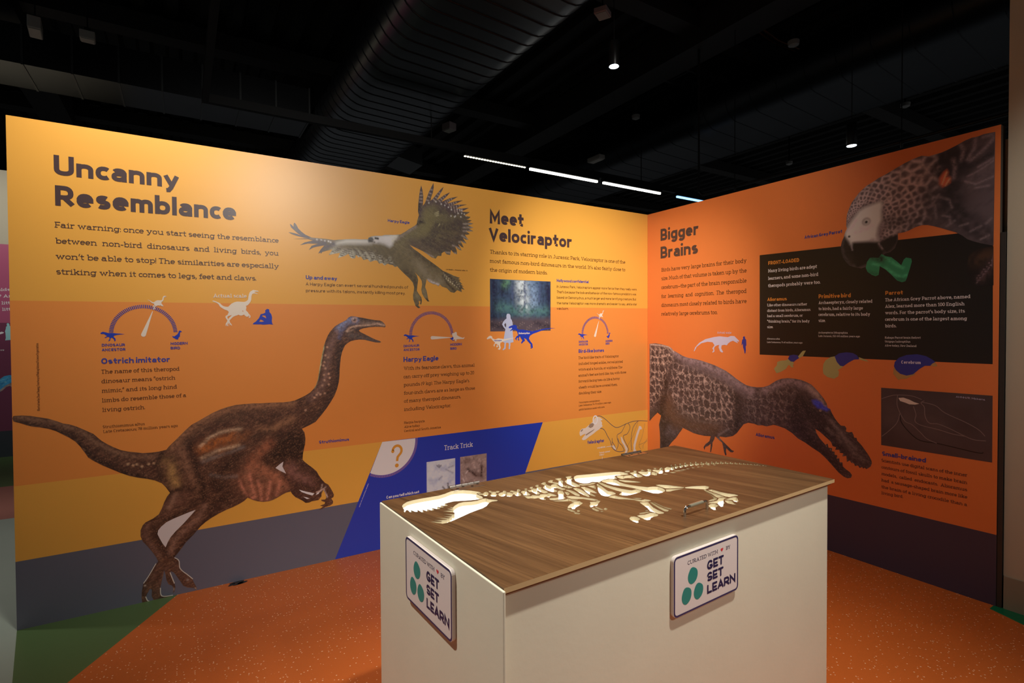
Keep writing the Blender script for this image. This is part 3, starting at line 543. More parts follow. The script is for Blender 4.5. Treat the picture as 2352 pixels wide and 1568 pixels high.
 ('s',(199,185,171),64,0.7,'23723,20912 24211,20705'),
 ('s',(199,185,171),65,0.7,'23866,21488 24643,21564'),
 ('s',(199,185,171),65,0.7,'23868,21738 24573,21809'),
 ('s',(199,185,171),65,0.7,'23864,21238 24570,21305'),
 ('n',(72,63,55),(70,9,-30,0.52,0.85,41),0.5,''),
 ('n',(199,188,160),(60,8,-28,0.6,0.9,42),0.3,''),
 ('p',(241,241,235),163,0.95,'17093,20096 15692,19963 15038,19687 14929,19513 15689,19686 17262,19788'),
 ('s',(160,144,130),104,0.8,'13573,19832 14193,19805 14932,19798'),
 ('d',(241,241,241),78,0.9,'14402,19742 14613,19733 14745,19689 14192,19778 13932,19783'),
 ('s',(108,99,108),151,0.95,'12426,20571 12768,20131 13268,19911'),
 ('s',(108,99,108),151,0.95,'12665,20674 12919,20251 13421,19925'),
 ('s',(108,99,108),151,0.95,'12332,20063 12866,19981 13268,19911'),
 ('s',(108,99,108),154,0.95,'13010,19411 13776,19635 14191,19643'),
 ('s',(108,99,108),155,0.95,'13488,19129 13877,19428 14400,19579'),
 ('s',(108,99,108),157,0.95,'14027,18982 14397,19362 14930,19568'),
 ('s',(149,135,116),212,0.9,'14657,18919 15034,19248 15305,19379'),
 ('s',(149,135,116),215,0.9,'15244,18796 15465,19115 15685,19298'),
 ('s',(241,241,221),185,0.75,'14818,19067 15060,19222'),
 ('s',(77,63,55),39,0.9,'14773,19138 14997,19089'),
 ('s',(77,63,55),39,0.9,'14894,19215 15119,19166'),
 ('s',(77,63,55),39,0.9,'15001,19284 15226,19235'),
 ('s',(77,63,55),40,0.9,'15113,19355 15339,19307'),
 ('s',(241,241,221),187,0.75,'15299,18883 15519,19092'),
 ('s',(77,63,55),40,0.9,'15246,18970 15473,18920'),
 ('s',(77,63,55),40,0.9,'15356,19074 15584,19024'),
 ('s',(77,63,55),40,0.9,'15452,19166 15681,19117'),
 ('s',(77,63,55),40,0.9,'15553,19263 15783,19214'),
 ('s',(241,241,221),190,0.75,'16011,18821 15958,19124'),
 ('s',(77,63,55),40,0.9,'15874,18937 16105,18886'),
 ('s',(77,63,55),40,0.9,'15848,19088 16079,19038'),
 ('s',(77,63,55),40,0.9,'15825,19221 16056,19171'),
 ('s',(77,63,55),40,0.9,'15801,19359 16032,19310'),
 ('s',(241,241,221),192,0.75,'16458,18964 16348,19181'),
 ('s',(77,63,55),41,0.9,'16302,19054 16537,19004'),
 ('s',(77,63,55),41,0.9,'16247,19162 16482,19112'),
 ('s',(77,63,55),41,0.9,'16199,19257 16434,19207'),
 ('s',(77,63,55),41,0.9,'16149,19356 16383,19306'),
 ('s',(241,241,221),194,0.75,'17023,18778 16855,19077'),
 ('s',(77,63,55),41,0.9,'16847,18893 17086,18842'),
 ('s',(77,63,55),41,0.9,'16763,19042 17002,18991'),
 ('s',(77,63,55),41,0.9,'16690,19173 16928,19123'),
 ('s',(77,63,55),41,0.9,'16614,19310 16851,19260'),
 ('s',(241,241,221),196,0.75,'17483,18752 17313,19082'),
 ('s',(77,63,55),42,0.9,'17305,18876 17547,18824'),
 ('s',(77,63,55),42,0.9,'17220,19041 17462,18990'),
 ('s',(77,63,55),42,0.9,'17146,19185 17387,19135'),
 ('s',(77,63,55),41,0.9,'17068,19336 17309,19286'),
 ('s',(241,241,221),199,0.75,'18066,18560 17834,18947'),
 ('s',(77,63,55),42,0.9,'17867,18703 18114,18650'),
 ('s',(77,63,55),42,0.9,'17752,18895 17998,18843'),
 ('s',(77,63,55),42,0.9,'17651,19065 17896,19013'),
 ('s',(77,63,55),42,0.9,'17546,19241 17790,19190'),
 ('s',(241,241,221),202,0.75,'18721,18485 18454,18845'),
 ('s',(77,63,55),43,0.9,'18509,18620 18761,18566'),
 ('s',(77,63,55),43,0.9,'18377,18799 18627,18746'),
 ('s',(77,63,55),43,0.9,'18260,18957 18510,18904'),
 ('s',(77,63,55),43,0.9,'18139,19120 18388,19069'),
 ('s',(102,88,72),54,0.7,'16073,19495 16459,19077 16681,18699'),
 ('s',(102,88,72),55,0.7,'16419,19522 16809,19102 17033,18677'),
 ('s',(102,88,72),55,0.7,'16769,19550 17164,19128 17389,18654'),
 ('s',(102,88,72),56,0.7,'17122,19578 17522,19153 17749,18632'),
 ('s',(102,88,72),56,0.7,'17480,19606 17884,19180 18114,18609'),
 ('s',(102,88,72),57,0.7,'17841,19635 18250,19206 18482,18586'),
 ('s',(102,88,72),57,0.7,'18207,19664 18620,19233 18854,18563'),
 ('d',(69,55,47),57,0.7,'17663,19335 17732,19214 17660,19084 17729,18963 17826,19250 17895,19129 17823,18998 17892,18876 17989,19164 18059,19043 17987,18911 18056,18790 18154,19078 18224,18956 18151,18825 18221,18703 18319,18992 18389,18869 18316,18738 18387,18615 18485,18905 18556,18782 18483,18650 18553,18527 18652,18817 18723,18694 18649,18562 18720,18438 18820,18730 18891,18606 18817,18473 18889,18350'),
 ('p',(241,241,241),114,1,'17267,20270 17556,20331 18202,20446 19042,20535 18737,20170 18673,19817 18492,19658 18078,19826 17610,19845 17263,19873 17092,20028'),
 ('s',(241,241,226),144,0.7,'18619,20392 18920,20419 18676,20107'),
 ('p',(97,99,102),42,1,'17052,20014 17082,20163 17209,20237 17370,20211 17449,20071 17321,19906 17102,19871'),
 ('s',(55,50,50),42,1,'17149,20005 17494,19921'),
 ('d',(36,30,30),96,1,'17555,20182 17636,20178 17706,20173'),
 ('s',(113,102,74),520,0.7,'17665,19564 18369,19215 18965,18791 19572,18243'),
 ('s',(86,74,58),274,0.7,'20395,19361 20902,19038 21678,18665'),
 ('s',(86,74,58),268,0.7,'19571,18125 20191,17683 20313,17212'),
 ('s',(160,149,124),367,0.6,'20390,18765 20895,18197 21539,17748 22066,17651'),
 ('s',(224,215,213),92,0.8,'21148,17669 21537,17505 21931,17401'),
 ('d',(241,232,196),69,0.85,'22337,18215 22390,18071 22335,17921 22498,18113 22550,17968 22495,17818 22659,18011 22712,17865 22656,17715 22820,17908 22874,17762 22818,17611 22983,17804 23036,17658 22981,17507 23146,17700 23200,17554 23144,17403 23310,17596 23364,17449 23308,17297 23475,17491 23529,17344 23473,17192'),
 ('s',(74,63,55),95,0.8,'22139,18449 22739,17928 23556,17158'),
 ('s',(74,63,55),94,0.8,'22269,18028 22601,17491 23141,17018'),
 ('s',(74,63,55),95,0.8,'22405,18219 23078,17759 23696,17288'),
 ('s',(66,55,47),66,0.9,'20624,16477 20654,16208 20493,16024'),
 ('s',(66,55,47),66,0.9,'20270,15900 20522,15755'),
 ('s',(66,55,47),67,0.9,'21008,16398 21201,16222'),
 ('s',(160,149,113),150,0.6,'20308,16616 20496,16383'),
 ('s',(160,149,113),152,0.6,'20820,16933 20945,16576'),
]),
'alio': ((75,63,64), 50, [
 ('n',(121,105,108),(70,16,-20,0.45,0.8,7),0.6,''),
 ('n',(41,35,35),(60,40,20,0.5,0.85,8),0.6,''),
 ('p',(108,81,66),554,0.85,'1625,8503 2639,8778 3295,7305 4662,6812 7099,6992 7650,6601 7101,6041 5170,5976 3079,6162 1740,6669'),
 ('v',(231,200,185),(520,0.13,258,0,-395,14134),1,'238,12782 2305,12737 3076,12156 2193,10475 1854,8877 331,7292 236,8726'),
 ('v',(213,185,176),(520,0.12,306,0,-395,14134),0.95,'3076,11558 4348,11365 6146,10729 8706,9823 8883,8315 8714,6916 7099,6992 4967,7019 3403,7489 2306,8919 2639,10504'),
 ('v',(167,151,151),(480,0.1,313,0,-395,14134),0.85,'9559,9297 11324,10051 13526,10243 13946,8920 13184,7860 11333,7523 9731,7517'),
 ('s',(170,148,157),367,0.8,'3076,12327 4348,11782 6145,11453 7821,10836 9049,10157 10135,9725'),
 ('s',(170,148,157),300,0.8,'11169,9893 12082,10401 13101,10690 14075,10493 14746,10016'),
 ('s',(121,105,112),330,0.6,'4141,11438 6146,10970 8001,10383 9306,9649'),
 ('s',(191,167,157),169,0.7,'14346,10381 14878,9895 15334,9283'),
 ('s',(237,209,197),85,0.8,'334,12946 1395,12911 2416,12783 2967,12409'),
 ('s',(44,38,40),504,0.85,'13737,9442 14488,8582 15406,7651 16466,6856'),
 ('s',(44,38,40),526,0.85,'13536,7910 14227,6994'),
 ('s',(44,38,40),533,0.85,'13392,8854 13536,8047'),
 ('s',(44,38,38),426,0.8,'2193,9953 1854,8526 1568,7087'),
 ('s',(44,38,38),345,0.8,'8881,9229 9141,8042 8887,6789'),
 ('s',(47,40,41),681,0.85,'1968,6261 2194,5420 1854,4311'),
 ('s',(47,40,41),445,0.85,'14364,6679 15157,6156 16170,5382'),
 ('s',(108,99,108),335,0.7,'2306,5438 2529,5821 2970,5544'),
 ('s',(148,136,136),119,0.65,'15719,8351 16156,7896 16644,7334 17238,6806'),
 ('s',(148,136,136),123,0.65,'15532,7801 15848,7524'),
 ('s',(148,136,136),117,0.65,'16340,7668 16766,6973 17123,6533 17644,6260'),
 ('s',(148,136,136),120,0.65,'16158,7574 16344,7090'),
 ('s',(96,87,87),262,0.6,'16034,7619 16767,6846 17645,6136'),
 ('p',(66,84,237),83,1,'14537,9527 14814,9610 15140,9459 15270,9276 15525,9162 15664,9093 15463,8905 15142,9030 14882,9066 14618,9302'),
 ('d',(237,206,176),83,1,'15072,8923'),
 ('d',(38,32,32),41,1,'15084,8924'),
 ('s',(53,47,50),168,0.8,'14686,8809 14884,8634 15400,8766'),
 ('s',(148,136,139),90,0.7,'7240,5827 7652,5739'),
 ('s',(148,136,139),89,0.7,'7377,6086 7921,6486 8277,6696'),
 ('s',(148,136,139),90,0.7,'7287,5597 7562,5487'),
 ('s',(115,99,96),77,0.6,'3294,8670 3829,7710 4866,7006 6345,6885 7649,7071'),
 ('s',(115,99,96),63,0.6,'11331,8029 11410,7535'),
 ('s',(115,99,96),61,0.6,'12240,8150 12610,7637'),
 ('s',(115,99,96),65,0.6,'10625,7789 10746,7365'),
 ('d',(191,173,154),48,0.7,'16039,6649 16286,6501 16500,6318 16711,6199 17038,5949 17273,5809 15475,6677 15729,6494 15948,6308 16136,6021 16351,5807'),
 ('n',(38,32,33),(45,10,-25,0.5,0.85,51),0.5,''),
 ('n',(179,161,164),(45,8,-25,0.58,0.9,52),0.35,''),
]),
'parrot': ((105,91,96), 40, [
 ('n',(80,69,74),(160,60,30,0.45,0.8,11),0.6,''),
 ('v',(237,215,220),(100,0.26,237,1,17244,20400),0.85,'16594,20366 16431,21406 17230,22809 18744,23407 20365,23960 21493,23826 21350,22104 21253,20988 20670,19948 19718,19517 18587,19420 18611,20442 18573,21610 17757,21710 16975,21016'),
 ('s',(71,61,64),594,0.7,'19244,20464 19943,20140 20613,20281'),
 ('s',(71,61,64),571,0.7,'20821,21590 20934,20926'),
 ('s',(60,52,55),613,0.85,'21565,21300 22084,20198 22877,19324 23447,18873'),
 ('s',(60,52,55),629,0.85,'21705,23204 22060,23291'),
 ('s',(60,52,55),617,0.85,'22165,22647 22460,22874'),
 ('s',(60,52,55),623,0.85,'21975,21211 22270,22006'),
 ('s',(60,52,55),641,0.85,'21496,23449 21398,22722'),
 ('s',(55,49,50),158,0.9,'22688,22593 23116,22816 23661,23129'),
 ('s',(55,49,50),167,0.9,'22029,21585 21968,22017 21801,21497'),
 ('s',(55,49,50),164,0.9,'22148,20725 22488,20106'),
 ('s',(162,143,149),100,0.7,'22892,24095 22843,23501 22575,23033'),
 ('s',(162,143,149),102,0.7,'22235,23955 22405,23561 22298,23041'),
 ('s',(162,143,149),104,0.7,'21959,23204 22048,22693 21967,22157'),
 ('s',(162,143,149),98,0.7,'23629,23799 23165,23272 22685,22935'),
 ('s',(162,143,149),97,0.7,'23627,23998 23212,23995'),
 ('s',(124,108,113),436,0.7,'22694,21842 23121,22142 23641,22407'),
 ('s',(165,146,152),59,0.6,'22474,21895 22912,21654 23646,21877'),
 ('s',(165,146,152),59,0.6,'22582,22143 23014,22305 23639,22673'),
 ('s',(165,146,152),59,0.6,'22913,21450 23442,21461'),
 ('s',(165,146,152),58,0.6,'23012,22508 23638,22805'),
 ('s',(140,124,129),67,0.7,'21395,21305 21804,21076 21922,20631'),
 ('s',(140,124,129),67,0.7,'21520,20287 21811,20162 21871,19801'),
 ('s',(140,124,129),69,0.7,'21040,20951 21334,21460'),
 ('s',(140,124,129),69,0.7,'20859,20844 21160,20927 21225,20200'),
 ('s',(140,124,129),65,0.7,'22270,19592 22602,19673'),
 ('s',(140,124,129),64,0.7,'22715,19243 23144,19443'),
 ('s',(140,124,129),62,0.7,'23354,19541 23560,19771'),
 ('s',(140,124,129),63,0.7,'23149,18767 23464,18921'),
 ('s',(140,124,129),67,0.7,'21699,19690 22042,19910'),
 ('p',(241,124,83),84,0.95,'21360,22022 21357,22342 21531,22617 21676,22720 21746,22548 21707,22431 21852,22220 21826,21982 21711,21904 21508,21825'),
 ('s',(241,202,155),42,0.8,'21478,21994 21677,22580'),
 ('s',(241,202,155),42,0.8,'21624,21889 21807,22196'),
 ('s',(102,71,64),31,0.9,'21679,22333 21794,22375'),
 ('s',(102,71,64),31,0.9,'21751,21964 21809,21881'),
 ('p',(241,241,241),125,1,'16619,20376 16831,20699 17080,21040 17326,21348 17650,21518 18075,21606 18439,21674 18583,21558 18519,21115 18538,20599 18345,20175 18322,19777 18402,19335 17930,19445 17501,19449 17062,19489 16924,19283 16783,19422 16553,19876 16506,20124'),
 ('s',(241,241,241),171,0.5,'18389,21427 18342,20692 18137,20037'),
 ('s',(241,224,237),100,0.6,'17414,20332 17712,20165 18030,20344'),
 ('s',(241,224,237),102,0.6,'17114,20086 17443,20092'),
 ('s',(241,224,237),103,0.6,'16665,20279 16945,20471 17164,20847'),
 ('s',(180,165,174),121,0.6,'18348,19716 18449,20043 18601,20417'),
 ('s',(180,165,174),122,0.6,'18036,19475 18401,19478'),
 ('d',(227,209,218),325,0.5,'17726,20629'),
 ('d',(55,47,47),263,1,'17726,20641'),
 ('d',(241,241,241),215,1,'17736,20627'),
 ('d',(33,27,27),115,1,'17726,20612'),
 ('d',(49,42,46),93,1,'16763,19892'),
 ('p',(25,22,22),101,1,'16485,19886 16611,19747 16783,19392 16924,19253 16950,19488 17501,19437 18351,19314 18456,19012 18714,18749 18563,18369 18097,18137 17182,17884 16677,18177 16214,18835 16211,19443'),
 ('p',(39,35,36),119,1,'18351,19256 18810,19530 19455,19654 19410,19160 19116,18753 18817,18566 18508,18948'),
 ('s',(89,82,85),104,0.8,'16468,19829 16362,19361 16474,18742 16846,18188 17070,18045'),
 ('s',(46,41,42),234,0.7,'16613,19446 16673,18838 16957,18325'),
 ('s',(180,168,174),51,0.6,'16896,19287 16953,19041'),
 ('s',(180,168,174),48,0.6,'18403,19249 18611,18877'),
]),
'toy': ((49,158,112), 60, [
 ('s',(92,221,161),98,0.7,'18098,18071 18412,17967'),
 ('s',(92,221,161),93,0.7,'18782,17756 19265,17302 19619,17135 19849,17247'),
 ('s',(92,221,161),94,0.7,'18778,18336 19380,17828 19673,17663'),
 ('s',(32,105,75),148,0.6,'17911,17568 18290,17428'),
 ('s',(32,105,75),139,0.6,'19385,17055 19736,16992'),
 ('s',(32,42,39),220,0.9,'18158,18515 18595,18255'),
]),
'foot': ((22,18,18), 60, [
 ('s',(75,52,37),394,0.9,'22986,17738 23269,17884 23730,17945'),
 ('s',(82,60,59),255,0.8,'23184,16754 23461,17206 23733,17650'),
 ('d',(148,121,128),43,0.7,'22994,16771 23038,16646 22996,16529 23097,16918 23141,16794 23099,16677 23200,17065 23244,16941 23202,16825 23302,17210 23345,17086 23304,16971 23404,17355 23447,17231 23406,17116 23505,17499 23547,17375 23507,17261 23605,17641 23647,17518 23607,17404 23704,17783 23746,17660 23706,17547'),
]),
'forest': ((62,84,115), 40, [
 ('n',(40,49,79),(40,160,0,0.45,0.8,13),0.7,''),
 ('s',(218,233,241),574,0.9,'28724,18053 28796,16972 29026,15991'),
 ('s',(150,181,220),512,0.6,'29671,17666 29904,16176'),
 ('s',(35,42,71),273,0.9,'26266,18000 26363,16096 26204,14185'),
 ('s',(35,42,71),277,0.9,'27192,18044 27036,17010'),
 ('s',(35,42,71),300,0.9,'31142,18099 31217,16205 31041,14237'),
 ('s',(74,89,128),108,0.8,'28998,18066 29029,16486 28944,15330'),
 ('s',(74,89,128),105,0.8,'27873,18012 27939,16132'),
 ('s',(74,89,128),110,0.8,'30401,18031 30308,15782'),
 ('s',(120,176,125),313,0.5,'27492,17865 27265,17597'),
 ('s',(84,130,130),466,0.8,'26880,15947 28013,15743 29381,15667 30799,15690'),
 ('n',(32,45,57),(50,50,0,0.5,0.8,15),0.6,''),
 ('p',(93,81,89),214,0.95,'25772,14945 28010,15157 31631,15191 31625,13826 25765,13870'),
 ('d',(164,145,140),53,0.6,'26135,14884 27510,14472 28941,14770 30423,14339 26723,14632 28120,14211 29574,14507 31085,14813 27320,14375 28744,14670 30219,14239 26537,14536 27931,14830 29374,14407 30877,14711 27131,14279 28548,14571 30019,14875 26352,14440 27739,14732 29175,14308 30671,14609 26948,14889 28353,14473 29817,14774 26168,14344 27549,14634 28977,14209 30465,14507 26761,14792 28159,14375 29615,14673 31124,14237 27359,14537 28784,14835 30260,14407 26575,14695 27966,14277 29415,14573 30920,14880 27170,14440 28588,14735 30056,14306 26390,14599 27779,14895 29216,14473'),
 ('s',(45,42,54),206,0.7,'26061,14662 27245,14440'),
 ('s',(45,42,54),223,0.7,'29978,14774 31292,14508'),
]),
'track1': ((222,230,241), 40, [
 ('n',(171,182,217),(120,120,0,0.45,0.8,17),0.6,''),
 ('n',(241,241,241),(60,40,0,0.55,0.85,18),0.6,''),
 ('s',(86,89,111),50,0.9,'21701,4938 21834,4795'),
 ('s',(86,89,111),50,0.9,'21850,4952 21887,4808'),
 ('s',(86,89,111),50,0.9,'22000,4897 21886,4773'),
 ('s',(135,141,168),63,0.6,'22375,4566 22909,4279'),
 ('s',(135,141,168),62,0.6,'21842,3947 22069,4122'),
 ('s',(135,141,168),64,0.6,'22605,4674 22990,4761'),
 ('s',(59,62,81),63,0.9,'22138,3379 22288,3181'),
 ('s',(59,62,81),63,0.9,'22520,3564 22555,3208'),
]),
'track2': ((173,152,146), 40, [
 ('n',(119,103,100),(70,70,0,0.45,0.8,19),0.7,''),
 ('n',(228,203,195),(60,60,20,0.55,0.85,20),0.6,''),
 ('s',(59,43,40),99,0.95,'24087,4325 24405,4101 24727,3802'),
 ('s',(59,43,40),100,0.95,'25205,4459 25202,4023 25151,3739'),
 ('s',(86,67,62),200,0.6,'24647,3958 25134,3669'),
 ('s',(86,67,62),196,0.6,'23853,5000 23931,4883'),
 ('s',(236,222,220),49,0.7,'23686,3740 23802,3509'),
 ('s',(236,222,220),49,0.7,'23925,4062 24086,4254'),
]),
'cable_photo': ((84,70,72), 80, [
 ('n',(64,54,56),(300,300,0,0.4,0.8,23),0.6,''),
 ('s',(103,88,88),906,0.5,'19416,9012 21303,8788'),
]),
'blue_animal': ((71,171,226), 60, [
 ('n',(42,109,168),(120,60,30,0.4,0.8,25),0.7,''),
 ('n',(168,241,241),(80,30,30,0.55,0.85,26),0.5,''),
]),
'blue_animal_belly': ((179,156,150), 60, [
 ('n',(94,77,83),(100,60,30,0.4,0.8,27),0.7,''),
]),
}
TEXT = [
('L', 'heading_text', 'sansB', 'ink', [
 (1699,21890,6847,960,'Uncanny',0.0067),
 (1725,20433,9570,983,'Resemblance',0.0126),
]),
('L', 'intro_text', 'slab', 'ink', [
 (1685,19363,11777,275,'Fair warning: once you start seeing the resemblance',0.0092),
 (1703,18601,11768,275,'between  non-bird  dinosaurs  and  living  birds,  you',0.0117),
 (1701,17844,11773,276,'won’t be able to stop! The similarities are especially',0.0114),
 (1709,17091,10563,276,'striking when it comes to legs, feet and claws.',0.0107),
]),
('L', 'scale_text', 'slabB', 'cream', [
 (8384,16118,10050,217,'Actual scale',0.0223),
]),
('L', 'dial_text', 'sansB', 'violet', [
 (3428,13483,4381,137,'DINOSAUR',0.005),
 (3424,13246,4399,137,'ANCESTOR',0.0113),
 (6360,13513,7137,144,'MODERN',0.0195),
 (6357,13270,6794,144,'BIRD',0.0001),
]),
('L', 'subheading_text', 'sansB', 'violet', [
 (3393,12605,6324,287,'Ostrich imitator',0.0025),
]),
('L', 'paragraph_text', 'slab', 'brown', [
 (3386,12115,6753,203,'The name of this theropod',0.0069),
 (3388,11637,6550,203,'dinosaur means “ostrich',0.0096),
 (3393,11153,6620,203,'mimic,” and its long hind',0.0078),
 (3394,10666,7036,203,'limbs do resemble those of a',0.0081),
 (3399,10170,5191,203,'living ostrich.',0.0011),
]),
('L', 'note_text', 'slab', 'brown', [
 (3408,9335,5160,139,'Struthiomimus altus',-0.0001),
 (3413,9094,6626,139,'Late Cretaceous; 78 million years ago',0.0006),
]),
('L', 'name_text', 'sansB', 'violet', [
 (13923,7328,15744,192,'Struthiomimus',-0.0047),
]),
('L', 'name_text', 'sansB', 'violet', [
 (18376,21325,19866,187,'Harpy Eagle',0.0053),
]),
('L', 'subheading_text', 'sansB', 'violet', [
 (13268,17359,15111,236,'Up and away',0.0069),
]),
('L', 'paragraph_text', 'sans', 'brown', [
 (13259,16995,19727,194,'A Harpy Eagle can exert several hundred pounds of',0.0084),
 (13267,16600,19545,194,'pressure with its talons, instantly killing most prey.',0.0071),
]),
('L', 'dial_text', 'sansB', 'violet', [
 (19377,13141,20488,165,'DINOSAUR',0.0256),
 (19375,12879,20505,165,'ANCESTOR',0.0158),
 (22781,13175,23668,173,'MODERN',0.0236),
 (22779,12889,23268,173,'BIRD',0.0031),
]),
('L', 'subheading_text', 'sansB', 'violet', [
 (19362,12167,21881,336,'Harpy Eagle',0.0114),
]),
('L', 'paragraph_text', 'slab', 'brown', [
 (19375,11627,24680,232,'With its fearsome claws, this animal',0.0063),
 (19358,11085,24637,232,'can carry off prey weighing up to 20',0.0079),
 (19366,10537,24245,232,'pounds (9 kg). The Harpy Eagle’s',0.0049),
 (19376,9987,24696,232,'four-inch claws are as large as those',0.0043),
 (19377,9448,23569,232,'of many theropod dinosaurs,',0.0044),
 (19372,8892,22798,232,'including Velociraptor.',0.0021),
]),
('L', 'note_text', 'slab', 'brown', [
 (19364,8030,20840,160,'Harpia harpyja',-0.0067),
 (19374,7753,20476,160,'Alive today',-0.0082),
 (19371,7484,22022,160,'Central and South America',-0.0008),
]),
('L', 'heading_text', 'sansB', 'ink', [
 (25993,22023,28922,977,'Meet',0.0132),
 (25920,20783,33543,977,'Velociraptor',0.0104),
]),
('L', 'intro_text', 'slab', 'brown', [
 (25993,19866,39309,278,'Thanks to its starring role in Jurassic Park, Velociraptor is one of the',0.0075),
 (25974,19212,39308,278,'most famous non-bird dinosaurs in the world. It’s also fairly close to',0.0081),
 (25985,18537,31103,278,'the origin of modern birds.',0.0104),
]),
('L', 'subheading_text', 'sansB', 'violet', [
 (32008,18053,35246,226,'Hollywood confidential',0.01),
]),
('L', 'paragraph_text', 'sans', 'brown', [
 (32006,17623,40695,202,'In Jurassic Park, Velociraptors appear more fierce than they really were.',0.0102),
 (32013,17197,40600,202,'That’s because the look and behavior of the now-famous predators was',0.0107),
 (32011,16761,40600,202,'based on Deinonychus, a much larger and more terrifying creature. But',0.0097),
 (32009,16327,40683,202,'the name Velociraptor was more dramatic and easier to say...and a star',0.0113),
 (32007,15853,33168,202,'was born.',0.0058),
]),
('L', 'dial_text', 'sansB', 'violet', [
 (34206,13215,35152,166,'DINOSAUR',0.019),
 (34205,12991,35160,166,'ANCESTOR',0.016),
 (37078,13231,37841,172,'MODERN',0.0244),
 (37077,13010,37508,172,'BIRD',0.0173),
]),
('L', 'subheading_text', 'sansB', 'violet', [
 (34180,12400,36893,289,'Bird-like bones',0.0087),
]),
('L', 'paragraph_text', 'slab', 'brown', [
 (34165,11904,38541,208,'The bird-like traits of Velociraptor',0.0064),
 (34163,11425,39016,208,'included hinged ankles, swivel-jointed',0.0033),
 (34161,10952,38950,208,'wrists and a furcula, or wishbone. The',0.0035),
 (34160,10480,39405,209,'animal’s feet are bird-like, too, with three',0.0089),
 (34171,9990,38667,209,'forward-facing toes—in life a horny',0.0022),
 (34188,9493,38377,209,'sheath would have covered them,',0.0036),
 (34186,9012,36611,209,'doubling their size.',0),
]),
('L', 'note_text', 'slab', 'brown', [
 (34183,8298,36424,135,'Velociraptor mongoliensis',0.0079),
 (34183,8052,37663,135,'Late Cretaceous; 74–70 million years ago',0.0059),
 (34181,7716,36939,135,'AMNH Exhibition model with casts',0.0109),
]),
('L', 'silhouette_text', 'sansB', 'cream', [
 (28432,13947,29439,144,'Deinonychus',0.0166),
]),
('L', 'silhouette_text', 'sansB', 'blue', [
 (26302,13443,26946,96,'Velociraptor',0.0116),
]),
('L', 'quiz_heading_text', 'slab', 'white', [
 (22256,5921,24498,340,'Track Trick',0.0001),
]),
('L', 'question_text', 'sansB', 'white', [
 (18112,3244,20390,189,'Can you tell which set',0.0032),
]),
('L', 'name_text', 'sansB', 'violet', [
 (35070,4857,36893,287,'Velociraptor',-0.0148),
]),
('L', 'bone_text', 'sansB', 'cream', [
 (36114,4353,37012,131,'WISHBONE',-0.0014),
 (36350,3927,37521,139,'Swivel-Jointed',-0.008),
 (36349,3726,36890,139,'WRIST',-0.0185),
]),
('R', 'heading_text', 'sansB', 'ink', [
 (1516,21835,5482,1008,'Bigger',-0.0194),
 (1515,20329,5417,1009,'Brains',-0.0128),
]),
('R', 'intro_text', 'slab', 'brown', [
 (1608,19158,9732,314,'Birds have very large brains for their body',-0.0159),
 (1608,18433,9734,314,'size. Much of that volume is taken up by the',-0.014),
 (1608,17684,9736,314,'cerebrum—the part of the brain responsible',-0.0108),
 (1608,16919,9738,314,'for  learning  and  cognition.  The  theropod',-0.0094),
 (1608,16173,9741,314,'dinosaurs most closely related to birds have',-0.0079),
 (1608,15430,7251,315,'relatively large cerebrums too.',-0.008),
]),
('R', 'scale_text', 'slab', 'lilac', [
 (7230,13907,8483,161,'Actual scale',-0.016),
]),
('R', 'board_heading_text', 'sansB', 'amber', [
 (11432,18713,13638,254,'FRONT-LOADED',-0.0121),
]),
('R', 'board_text', 'slabB', 'white', [
 (11417,18181,14809,226,'Many living birds are adept',-0.0109),
 (11419,17660,14900,226,'learners, and some non-bird',-0.0078),
 (11421,17147,15033,226,'theropods probably were too.',-0.007),
]),
('R', 'board_heading_text', 'sansB', 'amber', [
 (11369,16182,12793,239,'Alioramus',-0.0102),
]),
('R', 'board_text', 'slabB', 'white', [
 (11360,15794,14177,184,'Like other dinosaurs rather',-0.0179),
 (11362,15415,14405,184,'distant from birds, Alioramus',-0.0112),
 (11363,15047,13893,184,'had a small cerebrum, or',-0.0114),
 (11365,14661,14352,184,'“thinking brain,” for its body',-0.0149),
 (11366,14289,11809,184,'size.',-0.0089),
]),
('R', 'note_text', 'slab', 'white', [
 (11353,13492,12306,111,'Alioramus altai',-0.0066),
 (11354,13249,13881,111,'Late Cretaceous, 71–65 million years ago',-0.0026),
]),
('R', 'board_heading_text', 'sansB', 'amber', [
 (14927,16167,16879,259,'Primitive bird',-0.0191),
]),
('R', 'board_text', 'slabB', 'white', [
 (14924,15781,18095,197,'Archaeopteryx, closely related',-0.0192),
 (14926,15392,17571,197,'to birds, had a fairly large',-0.0225),
 (14928,15010,17972,197,'cerebrum, relative to its body',-0.0239),
 (14930,14656,15370,198,'size.',-0.0315),
]),
('R', 'note_text', 'slab', 'white', [
 (14920,13910,16717,119,'Archaeopteryx lithographica',-0.008),
 (14921,13687,17413,119,'Late Jurassic, 152–145 million years ago',-0.0056),
]),
('R', 'board_heading_text', 'sansB', 'amber', [
 (18779,16161,19675,230,'Parrot',-0.0201),
]),
('R', 'board_text', 'slabB', 'white', [
 (18770,15774,22750,189,'The African Grey Parrot above, named',-0.0061),
 (18772,15401,22506,189,'Alex, learned more than 100 English',-0.0048),
 (18775,15022,22522,189,'words. For the parrot’s body size, its',-0.0057),
 (18777,14634,22615,189,'cerebrum is one of the largest among',-0.0104),
 (18780,14269,19361,189,'birds.',0.003),
]),
('R', 'note_text', 'slab', 'white', [
 (18773,13618,20550,118,'Kakapo Parrot brain (below)',0.005),
 (18774,13389,20060,118,'Strigops habroptilus',0.0043),
 (18776,13153,20358,118,'Alive today, New Zealand',0.0001),
]),
('R', 'brain_text', 'sansB', 'lilac', [
 (19618,12190,20571,183,'Cerebrum',0.0171),
]),
